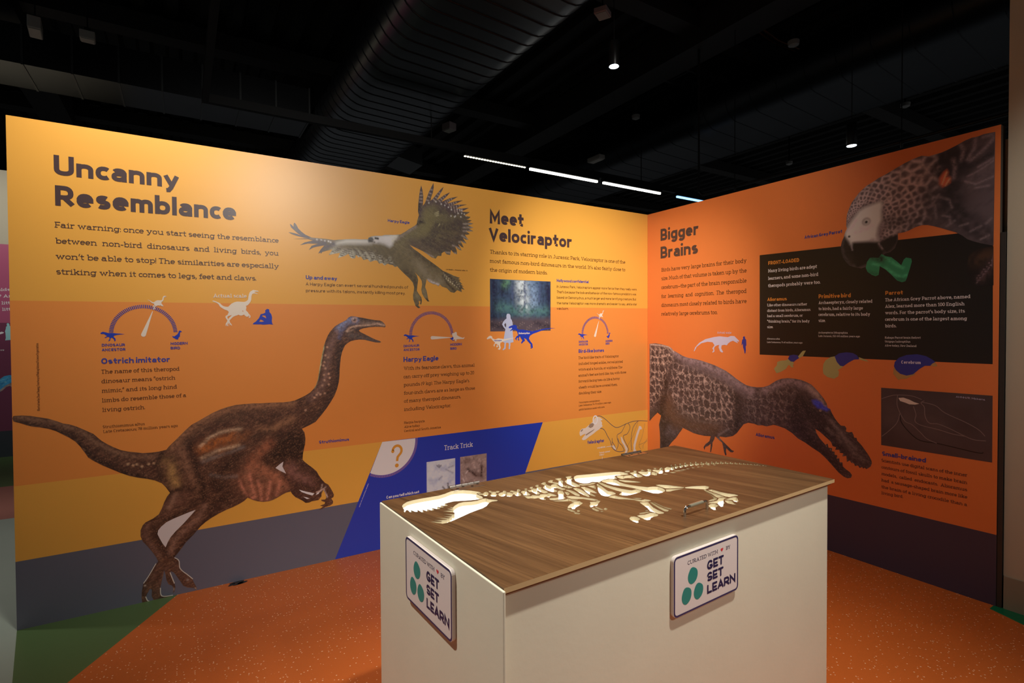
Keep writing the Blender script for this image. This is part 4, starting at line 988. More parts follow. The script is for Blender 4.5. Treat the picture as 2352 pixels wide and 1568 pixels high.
('R', 'name_text', 'sansB', 'violet', [
 (13988,20174,16356,216,'African Grey Parrot',0.0118),
]),
('R', 'name_text', 'sansB', 'violet', [
 (10510,6523,11949,243,'Alioramus',0.0047),
]),
('R', 'subheading_text', 'sansB', 'violet', [
 (18669,6712,20853,258,'Small-brained',0.0125),
]),
('R', 'paragraph_text', 'slab', 'ink', [
 (18637,6340,22692,181,'Scientists use digital scans of the inner',0.0066),
 (18640,5949,22695,181,'contours of fossil skulls to make brain',0.0087),
 (18642,5561,22698,181,'models,  called  endocasts.  Alioramus',0.0126),
 (18645,5179,22701,181,'had  a sausage-shaped brain more like',0.0102),
 (18647,4778,22704,181,'the brain of a living crocodile than a',0.0078),
 (18650,4425,19766,181,'living bird.',0.0546),
]),
('R', 'credit_text', 'sans', 'lilac', [
 (22175,10474,23392,93,'AMNH/R. Mickens',-0.0272),
]),
('B', 'intro_text', 'slabB', 'white', [
 (16759,19111,18071,323,'folds',0.0742),
 (16746,18368,18453,348,'e? Are',0.0591),
 (17307,17599,18478,359,'little',0.0659),
 (17346,16867,18503,360,'little',0.0602),
]),
('B', 'paragraph_text', 'slabB', 'white', [
 (16720,12235,17445,199,'have',0.0252),
]),
]
CREDIT = [(22484, 18420), (24171, 18435), (16355, 3008), (16962, 4406)]
FLOOR_PRINT = [(-3.293, -0.032, 0.022, 0.01, 0.6), (-3.261, -0.037, 0.03, 0.012, 0.35), (-3.239, -0.033, 0.028, 0.013, 0.3), (-3.266, -0.013, 0.04, 0.012, 0.1)]


def P(s):
    return [tuple(int(v) for v in q.split(',')) for q in s.split()]


# ------------------------------------------------------------------ planes the flat work lies in
ANG = math.radians(2.6)
BX, BY, BZ = Vector((math.cos(ANG), math.sin(ANG), 0)), Vector((-math.sin(ANG), math.cos(ANG), 0)), Vector((0, 0, 1))
LW, LD, LZ = 1.441, .712, .87
BOX0 = Vector((-2.2365, -2.0386, 0)) - BX * LW / 2 - BY * LD / 2
FRAME = {'L': (Vector((-4.2, 0, 0)), Vector((1, 0, 0)), BZ, Vector((0, -1, 0))),
         'R': (Vector((0, 0, 0)), Vector((0, -1, 0)), BZ, Vector((-1, 0, 0))),
         'B': (Vector((-7, 4.9, 0)), Vector((1, 0, 0)), BZ, Vector((0, -1, 0))),
         'T': (Vector((0, 0, LZ)), Vector((1, 0, 0)), Vector((0, 1, 0)), BZ),          # box-local frames
         'F': (Vector((0, 0, 0)), Vector((1, 0, 0)), BZ, Vector((0, -1, 0))),
         'S': (Vector((0, LD, 0)), Vector((0, -1, 0)), BZ, Vector((-1, 0, 0)))}


def at(fr, u, v, lift=0.):
    o, U, V, N = FRAME[fr]
    return o + U * (u * 1e-4) + V * (v * 1e-4) + N * lift


# ------------------------------------------------------------------ object helpers
def link(name, me, m=None, parent=None):
    o = bpy.data.objects.new(name, me)
    COL.objects.link(o)
    if m is not None:
        for k in (m if isinstance(m, (list, tuple)) else [m]):
            me.materials.append(k)
    if parent is not None:
        o.parent = parent
    return o


def thing(name, label, cat, loc=(0, 0, 0), rotz=0, group=None):
    o = bpy.data.objects.new(name, None)
    o.empty_display_size = .1
    COL.objects.link(o)
    o.location = loc
    o.rotation_euler = (0, 0, rotz)
    return tag(o, label, cat, group)


def tag(o, label=None, cat=None, group=None, kind=None):
    for k, v in (('label', label), ('category', cat), ('group', group), ('kind', kind)):
        if v:
            o[k] = v
    return o


class MB:
    """Collects faces and links them as ONE mesh object."""
    def __init__(s):
        s.v, s.f, s.mi = [], [], []

    def poly(s, pts, mi=0):
        i = len(s.v)
        s.v += [tuple(p) for p in pts]
        s.f.append(list(range(i, i + len(pts))))
        s.mi.append(mi)

    def box(s, a, b, mi=0):
        x0, y0, z0 = a
        x1, y1, z1 = b
        i = len(s.v)
        s.v += [(x0, y0, z0), (x1, y0, z0), (x1, y1, z0), (x0, y1, z0), (x0, y0, z1), (x1, y0, z1), (x1, y1, z1), (x0, y1, z1)]
        for q in ((0, 3, 2, 1), (4, 5, 6, 7), (0, 1, 5, 4), (1, 2, 6, 5), (2, 3, 7, 6), (3, 0, 4, 7)):
            s.f.append([i + k for k in q])
            s.mi.append(mi)

    def tube(s, pts, r, n=12, mi=0, cap=True):
        pts = [Vector(p) for p in pts]
        rs = r if isinstance(r, (list, tuple)) else [r] * len(pts)
        rings = []
        ref = None
        for k, p in enumerate(pts):
            d = ((pts[min(k + 1, len(pts) - 1)] - p).normalized() + (p - pts[max(k - 1, 0)]).normalized()).normalized()
            if ref is None or abs(ref.dot(d)) > .95:
                ref = Vector((0, 0, 1)) if abs(d.z) < .9 else Vector((1, 0, 0))
            a = d.cross(ref).normalized()
            b = a.cross(d)
            i = len(s.v)
            for t in range(n):
                an = 2 * PI * t / n
                s.v.append(tuple(p + (a * math.cos(an) + b * math.sin(an)) * rs[k]))
            rings.append(i)
        for i, j in zip(rings, rings[1:]):
            for t in range(n):
                s.f.append([i + t, i + (t + 1) % n, j + (t + 1) % n, j + t])
                s.mi.append(mi)
        if cap:
            s.f.append([rings[0] + t for t in range(n)][::-1])
            s.f.append([rings[-1] + t for t in range(n)])
            s.mi += [mi, mi]

    def lathe(s, c, prof, n=24, mi=0):
        """Profile of (radius, z) turned about the vertical through c."""
        rings = []
        for r, z in prof:
            i = len(s.v)
            for t in range(n):
                an = 2 * PI * t / n
                s.v.append((c[0] + r * math.cos(an), c[1] + r * math.sin(an), c[2] + z))
            rings.append(i)
        for i, j in zip(rings, rings[1:]):
            for t in range(n):
                s.f.append([i + t, i + (t + 1) % n, j + (t + 1) % n, j + t])
                s.mi.append(mi)
        s.f.append([rings[0] + t for t in range(n)][::-1])
        s.f.append([rings[-1] + t for t in range(n)])
        s.mi += [mi, mi]

    def build(s, name, m, parent=None, smooth=False, fix=True, bevel=0):
        me = bpy.data.meshes.new(name)
        me.from_pydata(s.v, [], s.f)
        for p, k in zip(me.polygons, s.mi):
            p.material_index = k
        if fix:
            bm = bmesh.new()
            bm.from_mesh(me)
            bmesh.ops.recalc_face_normals(bm, faces=bm.faces)
            bm.to_mesh(me)
            bm.free()
        if smooth:
            for p in me.polygons:
                p.use_smooth = True
        o = link(name, me, m, parent)
        if bevel:
            md = o.modifiers.new('bevel', 'BEVEL')
            md.width, md.segments, md.limit_method = bevel, 2, 'ANGLE'
        if smooth:
            try:
                me.set_sharp_from_angle(angle=math.radians(40))
            except Exception:
                pass
        return o


# ------------------------------------------------------------------ flat prints: filled outlines, lines, lettering
def cdt(loops, extra=()):
    vs, fs = [], []
    for lp in loops:
        if sum(a[0] * b[1] - b[0] * a[1] for a, b in zip(lp, lp[1:] + lp[:1])) < 0:
            lp = lp[::-1]
        i = len(vs)
        vs += [Vector(p) for p in lp]
        fs.append(list(range(i, i + len(lp))))
    vs += [Vector(p) for p in extra]
    rv, re, rf, ov, oe, of = delaunay_2d_cdt(vs, [], fs, 1, 1e-3)
    return rv, [f for f, o in zip(rf, of) if 0 in o and len(o) == 1]


def fill(mb, fr, loops, lift, mi=0):
    rv, rf = cdt(loops)
    i = len(mb.v)
    mb.v += [tuple(at(fr, p[0], p[1], lift)) for p in rv]
    for f in rf:
        mb.f.append([i + k for k in f])
        mb.mi.append(mi)


def flip_to(o, n):
    """Turn all faces of a flat print towards n."""
    me = o.data
    n = Vector(n)
    bm = bmesh.new()
    bm.from_mesh(me)
    bmesh.ops.reverse_faces(bm, faces=[f for f in bm.faces if f.normal.dot(n) < 0])
    bm.to_mesh(me)
    bm.free()
    return o


def print_shape(name, keys, m, parent, lift, label=None):
    mb = MB()
    ms, fr = [], None
    for k in ([keys] if isinstance(keys, str) else keys):
        k, mm_ = k if isinstance(k, tuple) else (k, m)
        if mm_ not in ms:
            ms.append(mm_)
        fr, loops = SHAPES[k]
        fill(mb, fr, [P(q) for q in loops], lift, ms.index(mm_))
    o = flip_to(mb.build(name, ms, parent, fix=False), FRAME[fr][3])
    return tag(o, label)


def strip(pts, w, closed=False, rnd=False):
    """Centre line -> list of quads (flat, 2-D), mitred."""
    pts = [np.array(p, float) for p in pts]
    pts = [p for i, p in enumerate(pts) if i == 0 or np.hypot(*(p - pts[i - 1])) > 1e-6]
    if closed and np.hypot(*(pts[0] - pts[-1])) < 1e-9:
        pts = pts[:-1]
    n = len(pts)
    L, R = [], []
    for i in range(n):
        a = pts[i - 1] if (closed or i > 0) else None
        c = pts[(i + 1) % n] if (closed or i < n - 1) else None
        d1 = (pts[i] - a) if a is not None else (c - pts[i])
        d2 = (c - pts[i]) if c is not None else d1
        d1 = d1 / (np.hypot(*d1) or 1)
        d2 = d2 / (np.hypot(*d2) or 1)
        t = d1 + d2
        l = np.hypot(*t)
        t = t / l if l > 1e-6 else d1
        nn = np.array([-t[1], t[0]])
        k = 1 / max(.45, abs(nn @ np.array([-d1[1], d1[0]])))
        L.append(pts[i] + nn * w / 2 * k)
        R.append(pts[i] - nn * w / 2 * k)
    q = []
    for i in range(n if closed else n - 1):
        j = (i + 1) % n
        q.append([L[i], R[i], R[j], L[j]])
    if rnd and not closed:
        for e in (0, n - 1):
            q.append([pts[e] + w / 2 * np.array([math.cos(a), math.sin(a)]) for a in np.linspace(0, 2 * PI, 13)[:-1]])
    return q


def print_lines(name, key, m, parent, lift, label=None):
    fr, w, pl = LINES[key]
    mb = MB()
    for s in pl:
        p = smooth_line(P(s))
        for q in strip(p, w * 10):
            mb.poly([at(fr, a[0], a[1], lift) for a in q])
    return tag(flip_to(mb.build(name, m, parent, fix=False), FRAME[fr][3]), label)


def smooth_line(p, n=5):
    p = [np.array(q, float) for q in p]
    if len(p) < 3:
        return p
    out = []
    for i in range(len(p) - 1):
        a, b, c, d = p[max(i - 1, 0)], p[i], p[i + 1], p[min(i + 2, len(p) - 1)]
        for k in range(n):
            t = k / n
            out.append(.5 * (2 * b + (c - a) * t + (2 * a - 5 * b + 4 * c - d) * t * t + (3 * b - a - 3 * c + d) * t ** 3))
    out.append(p[-1])
    return out


# stroke alphabet: every glyph is a set of centre lines, drawn with or without slab feet
XH = .7


def arc(cx, cy, rx, ry, a0, a1, n=9, e=2.3):
    out = []
    n = max(3, int(abs(a1 - a0) / 180 * n) + 1)
    for i in range(n + 1):
        a = math.radians(a0 + (a1 - a0) * i / n)
        c, s = math.cos(a), math.sin(a)
        out.append((cx + rx * math.copysign(abs(c) ** (2 / e), c), cy + ry * math.copysign(abs(s) ** (2 / e), s)))
    return out


def full(cx, cy, rx, ry):
    return ('o', arc(cx, cy, rx, ry, 0, 360, 9)[:-1])


def V_(*a):
    return [(a[i], a[i + 1]) for i in range(0, len(a), 2)]


GL = {
    'a': (.44, [arc(.22, .48, .21, .22, 155, 0) + V_(.44, 0), V_(.44, .41, .22, .41) + arc(.2, .205, .2, .205, 90, 270) + V_(.27, 0, .44, .12)], [(.44, 0, 0, .12)]),
    'b': (.5, [V_(0, 1, 0, 0), full(.25, .35, .25, .35)], [(0, 1, .1, 0)]),
    'c': (.36, [arc(.24, .35, .24, .35, 48, 312)], []),
    'd': (.5, [V_(.5, 1, .5, 0), full(.25, .35, .25, .35)], [(.5, 1, .12, 0), (.5, 0, 0, .12)]),
    'e': (.48, [V_(.0, .36, .48, .36), arc(.24, .35, .24, .35, 2, 318)], []),
    'f': (.32, [arc(.34, .8, .19, .2, 75, 180) + V_(.15, 0), V_(0, .7, .33, .7)], [(.15, 0, .1, .14)]),
    'g': (.5, [full(.25, .35, .25, .35), V_(.5, .7, .5, -.06) + arc(.25, -.06, .25, .21, 0, -150)], [(.5, .7, 0, .1)]),
    'h': (.48, [V_(0, 1, 0, 0), arc(.24, .44, .24, .26, 180, 0) + V_(.48, 0)], [(0, 1, .1, 0), (0, 0, .1, .1), (.48, 0, .1, .1)]),
    'i': (0, [V_(0, .7, 0, 0), ('d', 0)], [(0, .7, .12, 0), (0, 0, .12, .12)]),
    'j': (.12, [V_(.12, .7, .12, -.08) + arc(-.06, -.08, .18, .19, 0, -100), ('d', .12)], [(.12, .7, .12, 0)]),
    'k': (.45, [V_(0, 1, 0, 0), V_(.42, .7, 0, .27), V_(.15, .41, .45, 0)], [(0, 1, .1, 0), (0, 0, .1, .1), (.43, 0, .1, .08), (.4, .7, .1, .08)]),
    'l': (0, [V_(0, 1, 0, 0)], [(0, 1, .12, 0), (0, 0, .12, .12)]),
    'm': (.8, [V_(0, .7, 0, 0), arc(.2, .44, .2, .26, 180, 0) + V_(.4, 0), arc(.6, .44, .2, .26, 180, 0) + V_(.8, 0)], [(0, .7, .1, 0), (0, 0, .09, .09), (.4, 0, .08, .08), (.8, 0, .09, .1)]),
    'n': (.48, [V_(0, .7, 0, 0), arc(.24, .44, .24, .26, 180, 0) + V_(.48, 0)], [(0, .7, .1, 0), (0, 0, .1, .1), (.48, 0, .1, .1)]),
    'o': (.5, [full(.25, .35, .25, .35)], []),
    'p': (.5, [V_(0, .7, 0, -.27), full(.25, .35, .25, .35)], [(0, .7, .1, 0), (0, -.27, .1, .12)]),
    'q': (.5, [V_(.5, .7, .5, -.27), full(.25, .35, .25, .35)], [(.5, .7, 0, .1), (.5, -.27, .12, .1)]),
    'r': (.3, [V_(0, .7, 0, 0), arc(.24, .42, .24, .28, 180, 62)], [(0, .7, .1, 0), (0, 0, .1, .14)]),
    's': (.42, [arc(.21, .53, .19, .17, 40, 270) + arc(.21, .18, .21, .18, 90, -140)], []),
    't': (.32, [V_(.13, .93, .13, .18) + arc(.31, .18, .18, .18, 180, 285), V_(0, .7, .32, .7)], []),
    'u': (.48, [V_(0, .7, 0, .26) + arc(.24, .26, .24, .26, 180, 360), V_(.48, .7, .48, 0)], [(0, .7, .12, 0), (.48, .7, .12, 0), (.48, 0, 0, .12)]),
    'v': (.46, [V_(0, .7, .23, 0, .46, .7)], [(0, .7, .09, .09), (.46, .7, .09, .09)]),
    'w': (.74, [V_(0, .7, .19, 0, .37, .7, .55, 0, .74, .7)], [(0, .7, .09, .09), (.74, .7, .09, .09)]),
    'x': (.44, [V_(0, .7, .44, 0), V_(.44, .7, 0, 0)], [(0, .7, .09, .09), (.44, .7, .09, .09), (0, 0, .09, .09), (.44, 0, .09, .09)]),
    'y': (.48, [V_(0, .7, .25, 0), V_(.48, .7, .22, -.12, .12, -.26, 0, -.27)], [(0, .7, .09, .09), (.48, .7, .09, .09)]),
    'z': (.4, [V_(0, .7, .4, .7, 0, 0, .4, 0)], []),
    'A': (.62, [V_(0, 0, .31, 1, .62, 0), V_(.1, .32, .52, .32)], [(0, 0, .1, .12), (.62, 0, .12, .1)]),
    'B': (.54, [V_(0, 1, 0, 0), V_(0, 1, .26, 1) + arc(.26, .76, .24, .24, 90, -90) + V_(0, .52), V_(0, .52, .28, .52) + arc(.28, .26, .26, .26, 90, -90) + V_(0, 0)], [(0, 1, .1, 0), (0, 0, .1, 0)]),
    'C': (.56, [arc(.3, .5, .3, .5, 50, 310)], []),
    'D': (.58, [V_(0, 1, 0, 0), V_(0, 1, .2, 1) + arc(.2, .5, .38, .5, 90, -90) + V_(0, 0)], [(0, 1, .1, 0), (0, 0, .1, 0)]),
    'E': (.46, [V_(.46, 1, 0, 1, 0, 0, .46, 0), V_(0, .52, .4, .52)], [(0, 1, .1, 0), (0, 0, .1, 0)]),
    'F': (.44, [V_(.44, 1, 0, 1, 0, 0), V_(0, .5, .38, .5)], [(0, 1, .1, 0), (0, 0, .1, .14)]),
    'G': (.58, [arc(.3, .5, .3, .5, 50, 352) + V_(.585, .46, .32, .46)], []),
    'H': (.58, [V_(0, 1, 0, 0), V_(.58, 1, .58, 0), V_(0, .5, .58, .5)], [(0, 1, .1, .1), (0, 0, .1, .1), (.58, 1, .1, .1), (.58, 0, .1, .1)]),
    'I': (0, [V_(0, 1, 0, 0)], [(0, 1, .13, .13), (0, 0, .13, .13)]),
    'J': (.36, [V_(.36, 1, .36, .25) + arc(.15, .25, .21, .25, 0, -150)], [(.36, 1, .14, .1)]),
    'K': (.54, [V_(0, 1, 0, 0), V_(.5, 1, 0, .4), V_(.17, .6, .54, 0)], [(0, 1, .1, .1), (0, 0, .1, .1), (.52, 0, .1, .1), (.48, 1, .1, .1)]),
    'L': (.44, [V_(0, 1, 0, 0, .44, 0)], [(0, 1, .1, .12)]),
    'M': (.72, [V_(0, 0, 0, 1, .36, .3, .72, 1, .72, 0)], [(0, 0, .1, .1), (.72, 0, .1, .1), (0, 1, .1, 0), (.72, 1, 0, .1)]),
    'N': (.6, [V_(0, 0, 0, 1, .6, 0, .6, 1)], [(0, 0, .1, .1), (0, 1, .1, 0), (.6, 1, .1, .1)]),
    'O': (.62, [full(.31, .5, .31, .5)], []),
    'P': (.52, [V_(0, 1, 0, 0), V_(0, 1, .24, 1) + arc(.24, .72, .28, .28, 90, -90) + V_(0, .44)], [(0, 1, .1, 0), (0, 0, .1, .14)]),
    'Q': (.62, [full(.31, .5, .31, .5), V_(.36, .22, .62, -.05)], []),
    'R': (.56, [V_(0, 1, 0, 0), V_(0, 1, .26, 1) + arc(.26, .73, .27, .27, 90, -90) + V_(0, .46), V_(.25, .46, .56, 0)], [(0, 1, .1, 0), (0, 0, .1, .1), (.56, 0, .04, .1)]),
    'S': (.5, [arc(.25, .75, .24, .25, 40, 270) + arc(.25, .25, .25, .25, 90, -140)], []),
    'T': (.54, [V_(0, 1, .54, 1), V_(.27, 1, .27, 0)], [(.27, 0, .12, .12)]),
    'U': (.58, [V_(0, 1, 0, .3) + arc(.29, .3, .29, .3, 180, 360) + V_(.58, 1)], [(0, 1, .1, .1), (.58, 1, .1, .1)]),
    'V': (.6, [V_(0, 1, .3, 0, .6, 1)], [(0, 1, .1, .1), (.6, 1, .1, .1)]),
    'W': (.9, [V_(0, 1, .23, 0, .45, 1, .67, 0, .9, 1)], [(0, 1, .1, .1), (.9, 1, .1, .1)]),
    'X': (.56, [V_(0, 1, .56, 0), V_(.56, 1, 0, 0)], []),
    'Y': (.56, [V_(0, 1, .28, .45, .56, 1), V_(.28, .45, .28, 0)], [(.28, 0, .12, .12), (0, 1, .1, .1), (.56, 1, .1, .1)]),
    'Z': (.5, [V_(0, 1, .5, 1, 0, 0, .5, 0)], []),
    '0': (.5, [full(.25, .5, .25, .5)], []), '1': (.2, [V_(0, .78, .2, 1, .2, 0)], [(.2, 0, .12, .12)]),
    '2': (.46, [arc(.23, .74, .23, .26, 165, -20) + V_(0, 0, .46, 0)], []),
    '3': (.46, [arc(.22, .76, .2, .24, 150, -90) + arc(.22, .26, .24, .26, 90, -150)], []),
    '4': (.52, [V_(.36, 0, .36, 1, 0, .25, .52, .25)], []),
    '5': (.46, [V_(.42, 1, .05, 1, .03, .55) + arc(.22, .32, .24, .32, 125, -145)], []),
    '6': (.48, [full(.24, .3, .24, .3), V_(.4, 1, .1, .5)], []), '7': (.46, [V_(0, 1, .46, 1, .14, 0)], []),
    '8': (.48, [full(.24, .76, .2, .24), full(.24, .26, .24, .26)], []), '9': (.48, [full(.24, .7, .24, .3), V_(.42, .55, .12, 0)], []),
    '.': (0, [V_(0, 0, 0, .02)], []), ',': (.04, [V_(.06, .1, -.02, -.18)], []), ':': (0, [V_(0, 0, 0, .02), V_(0, .55, 0, .6)], []),
    ';': (.04, [V_(.06, .1, -.02, -.18), V_(.04, .52, .04, .62)], []), '!': (0, [V_(0, 1, 0, .32), V_(0, 0, 0, .02)], []),
    '?': (.42, [arc(.21, .76, .21, .24, 165, -60) + V_(.2, .42, .2, .3), V_(.2, 0, .2, .1)], []),
    '’': (.06, [V_(.08, 1.03, 0, .76)], []), '“': (.24, [V_(0, .76, .07, 1.03), V_(.18, .76, .25, 1.03)], []), '”': (.24, [V_(.07, 1.03, 0, .76), V_(.25, 1.03, .18, .76)], []),
    '-': (.26, [V_(0, .34, .26, .34)], []), '–': (.4, [V_(0, .34, .4, .34)], []), '—': (.66, [V_(0, .34, .66, .34)], []), '/': (.4, [V_(0, -.1, .4, 1.05)], []),
    '(': (.16, [arc(.3, .42, .3, .66, 130, 230)], []), ')': (.16, [arc(-.14, .42, .3, .66, 50, -50)], []),
}
STYLE = {'sansB': (.215, .09, 0, .2), 'sans': (.12, .14, 0, .26), 'slab': (.12, .05, 1, .3), 'slabB': (.15, .05, 1, .3), 'round': (.25, .06, 0, .3)}


def letters(mb, fr, style, u0, v0, u1, cap, s, slope=0, lift=0, mi=0):
    w, gap, slab, space = STYLE[style]
    A = B = 0.
    seq = []
    for ch in s:
        if ch == ' ':
            A += space
            continue
        g = GL.get(ch)
        if g is None:
            continue
        ex0 = ex1 = 0
        if slab and g[2]:
            ex0 = max(0, max(l - x for x, y, l, r in g[2]))
            ex1 = max(0, max(x + r - g[0] for x, y, l, r in g[2]))
        seq.append((g, A + ex0, B))
        A += g[0] + ex0 + ex1
        B += w + gap
    B -= gap
    sx = max(.3, ((u1 - u0) / cap - B) / max(A, .01))
    ks = [-.27, 0, XH, 1, 1.03]
    kv = [-.27 + w / 2, w / 2, XH - w / 2, 1 - w / 2, 1.03]
    for (wd, strokes, serifs), a, b in seq:
        x0 = a * sx + b + w / 2
        quads = []
        for st in strokes:
            if st[0] == 'd':
                xd, yd = x0 + st[1] * sx, XH + .11 + w / 2
                quads.append([(xd + w * .56 * math.cos(t), yd + w * .56 * math.sin(t)) for t in np.linspace(0, 2 * PI, 11)[:-1]])
                continue
            closed = st[0] == 'o'
            pts = st[1] if closed else st
            q2 = [np.array((x0 + x * sx, float(np.interp(y, ks, kv)))) for x, y in pts]
            if not closed and style != 'round':
                q2 = lengthen(lengthen(q2, w / 2)[::-1], w / 2)[::-1]
            quads += strip(q2, w, closed, style == 'round')
        if slab:
            t = w * .85
            for x, y, l, r in serifs:
                yy = y + (t / 2 if y <= 0 else -t / 2)
                xa, xb = x0 + (x - l) * sx - (w / 2), x0 + (x + r) * sx + (w / 2)
                quads.append([(xa, yy - t / 2), (xb, yy - t / 2), (xb, yy + t / 2), (xa, yy + t / 2)])
        rv, rf = union(quads)
        i = len(mb.v)
        mb.v += [tuple(at(fr, u0 + p[0] * cap, v0 + p[1] * cap + slope * p[0] * cap, lift)) for p in rv]
        for f in rf:
            mb.f.append([i + k for k in f])
            mb.mi.append(mi)


def lengthen(q, d):
    """Square off the far end of a straight stroke."""
    v = q[-1] - q[-2]
    l = np.hypot(*v)
    ax, ay = abs(v)
    if l > .13 or ax < .12 * ay:
        k = d if (ax < .15 * ay or ay < .15 * ax) else d * .55
        q = q[:-1] + [q[-1] + v / l * k]
    return q


def union(polys):
    """One clean outline from overlapping strokes: no face lies on another."""
    vs, fs = [], []
    for p in polys:
        p = [(float(a), float(b)) for a, b in p]
        if sum(a[0] * b[1] - b[0] * a[1] for a, b in zip(p, p[1:] + p[:1])) < 0:
            p = p[::-1]
        i = len(vs)
        vs += [Vector(a) for a in p]
        fs.append(list(range(i, i + len(p))))
    rv, re, rf, ov, oe, of = delaunay_2d_cdt(vs, [], fs, 1, 1e-5)
    return rv, [f for f, o in zip(rf, of) if len(o)]


def print_text(fr, name, style, color, lines, parent, lift=.0012):
    mb = MB()
    for u0, v0, u1, cap, s, slope in lines:
        letters(mb, fr, style, u0, v0 - slope * (u1 - u0) / 2, u1, cap, s, slope, lift)
    return flip_to(mb.build(name, INK[color], parent, fix=False), FRAME[fr][3])


# painted pictures: the outline is filled with a fine mesh whose points carry the printed colour
def noise2(x, y, seed):
    rs = np.random.RandomState(seed)
    tab = rs.rand(256, 256)
    out = 0
    amp = .55
    for o in range(3):
        xi, yi = np.floor(x).astype(int), np.floor(y).astype(int)
        fx, fy = x - xi, y - yi
        fx, fy = fx * fx * (3 - 2 * fx), fy * fy * (3 - 2 * fy)
        g = lambda a, b: tab[a % 256, b % 256]
        out = out + amp * ((g(xi, yi) * (1 - fx) + g(xi + 1, yi) * fx) * (1 - fy) + (g(xi, yi + 1) * (1 - fx) + g(xi + 1, yi + 1) * fx) * fy)
        x, y, amp = x * 2.03 + 17, y * 2.03 + 31, amp * .5
    return out


def seg_dist(q, pts):
    d = np.full(len(q), 1e9)
    p = np.array(pts, float)
    if len(p) == 1:
        return np.hypot(q[:, 0] - p[0, 0], q[:, 1] - p[0, 1])
    for a, b in zip(p, p[1:]):
        ab = b - a
        t = np.clip(((q - a) @ ab) / max(ab @ ab, 1e-9), 0, 1)
        c = a + t[:, None] * ab
        d = np.minimum(d, np.hypot(q[:, 0] - c[:, 0], q[:, 1] - c[:, 1]))
    return d


def inside(q, poly):
    p = np.array(poly, float)
    r = np.zeros(len(q), bool)
    j = len(p) - 1
    for i in range(len(p)):
        a, b = p[i], p[j]
        if a[1] != b[1]:
            r ^= ((a[1] > q[:, 1]) != (b[1] > q[:, 1])) & (q[:, 0] < (b[0] - a[0]) * (q[:, 1] - a[1]) / (b[1] - a[1]) + a[0])
        j = i
    return r


def worley(x, y, seed):
    rs = np.random.RandomState(seed)
    tab = rs.rand(128, 128, 2)
    xi, yi = np.floor(x).astype(int), np.floor(y).astype(int)
    d1 = np.full(len(x), 9.)
    d2 = np.full(len(x), 9.)
    for a in (-1, 0, 1):
        for b in (-1, 0, 1):
            t = tab[(xi + a) % 128, (yi + b) % 128]
            d = np.hypot(xi + a + .15 + .7 * t[:, 0] - x, yi + b + .15 + .7 * t[:, 1] - y)
            d2 = np.where(d < d1, d1, np.minimum(d2, d))
            d1 = np.minimum(d1, d)
    return d1, d2


def paint(q, base, layers):
    c = np.tile(hex_lin(base), (len(q), 1))
    for kind, col, par, al, pts in layers:
        pts = P(pts)
        k = hex_lin(col)
        if kind == 's':
            w = np.exp(-(seg_dist(q, pts) / par) ** 2 * 1.1)
            w = w * np.clip(2.2 * noise2(q[:, 0] / (par * .35 + 25), q[:, 1] / (par * .35 + 25), 91) - .1, .2, 1.15)
        elif kind == 'd':
            w = np.zeros(len(q))
            for p in pts:
                w = np.maximum(w, np.clip(1.6 - 1.5 * np.hypot(q[:, 0] - p[0], q[:, 1] - p[1]) / par, 0, 1))
        elif kind in 'pv':
            f = par if kind == 'p' else par[2]
            d = seg_dist(q, pts + pts[:1])
            w = np.clip(.5 + np.where(inside(q, pts), d, -d) / (2 * max(f, 1)), 0, 1)
            if kind == 'v':
                cell, wd, f, mode, cu, cv = par
                if mode == 1:
                    dx, dy = q[:, 0] - cu, q[:, 1] - cv
                    r = np.hypot(dx, dy) + 300
                    x, y = np.log(r) * 9, np.arctan2(dy, dx) * 8
                    d1, d2 = worley(x, y, 5)
                    w = w * np.clip(1.15 - (d2 - d1) / (wd * 2), .12, 1) * np.clip(1.6 * noise2(q[:, 0] / 200, q[:, 1] / 200, 8) + .1, .4, 1)
                else:
                    wob = noise2(q[:, 0] / 150, q[:, 1] / 150, 3) * .8
                    d1, d2 = worley(q[:, 0] / cell + wob, q[:, 1] / cell * .8 - wob, 6)
                    w = w * np.clip(1 - (d2 - d1) / (wd * 2), 0, 1) * np.clip(2.4 * noise2(q[:, 0] / 90, q[:, 1] / 90, 8) - .35, 0, 1)
        else:
            sx, sy, ang, lo, hi, seed = par
            a = math.radians(ang)
            x, y = (q[:, 0] * math.cos(a) + q[:, 1] * math.sin(a)) / (sx * 3), (-q[:, 0] * math.sin(a) + q[:, 1] * math.cos(a)) / (sy * 3)
            w = np.clip((noise2(x, y, seed) - lo * .96) / (hi - lo), 0, 1)
        w = np.clip(w * al, 0, 1)[:, None]
        c = c * (1 - w) + k * w
    return np.clip(c, 0, 1)


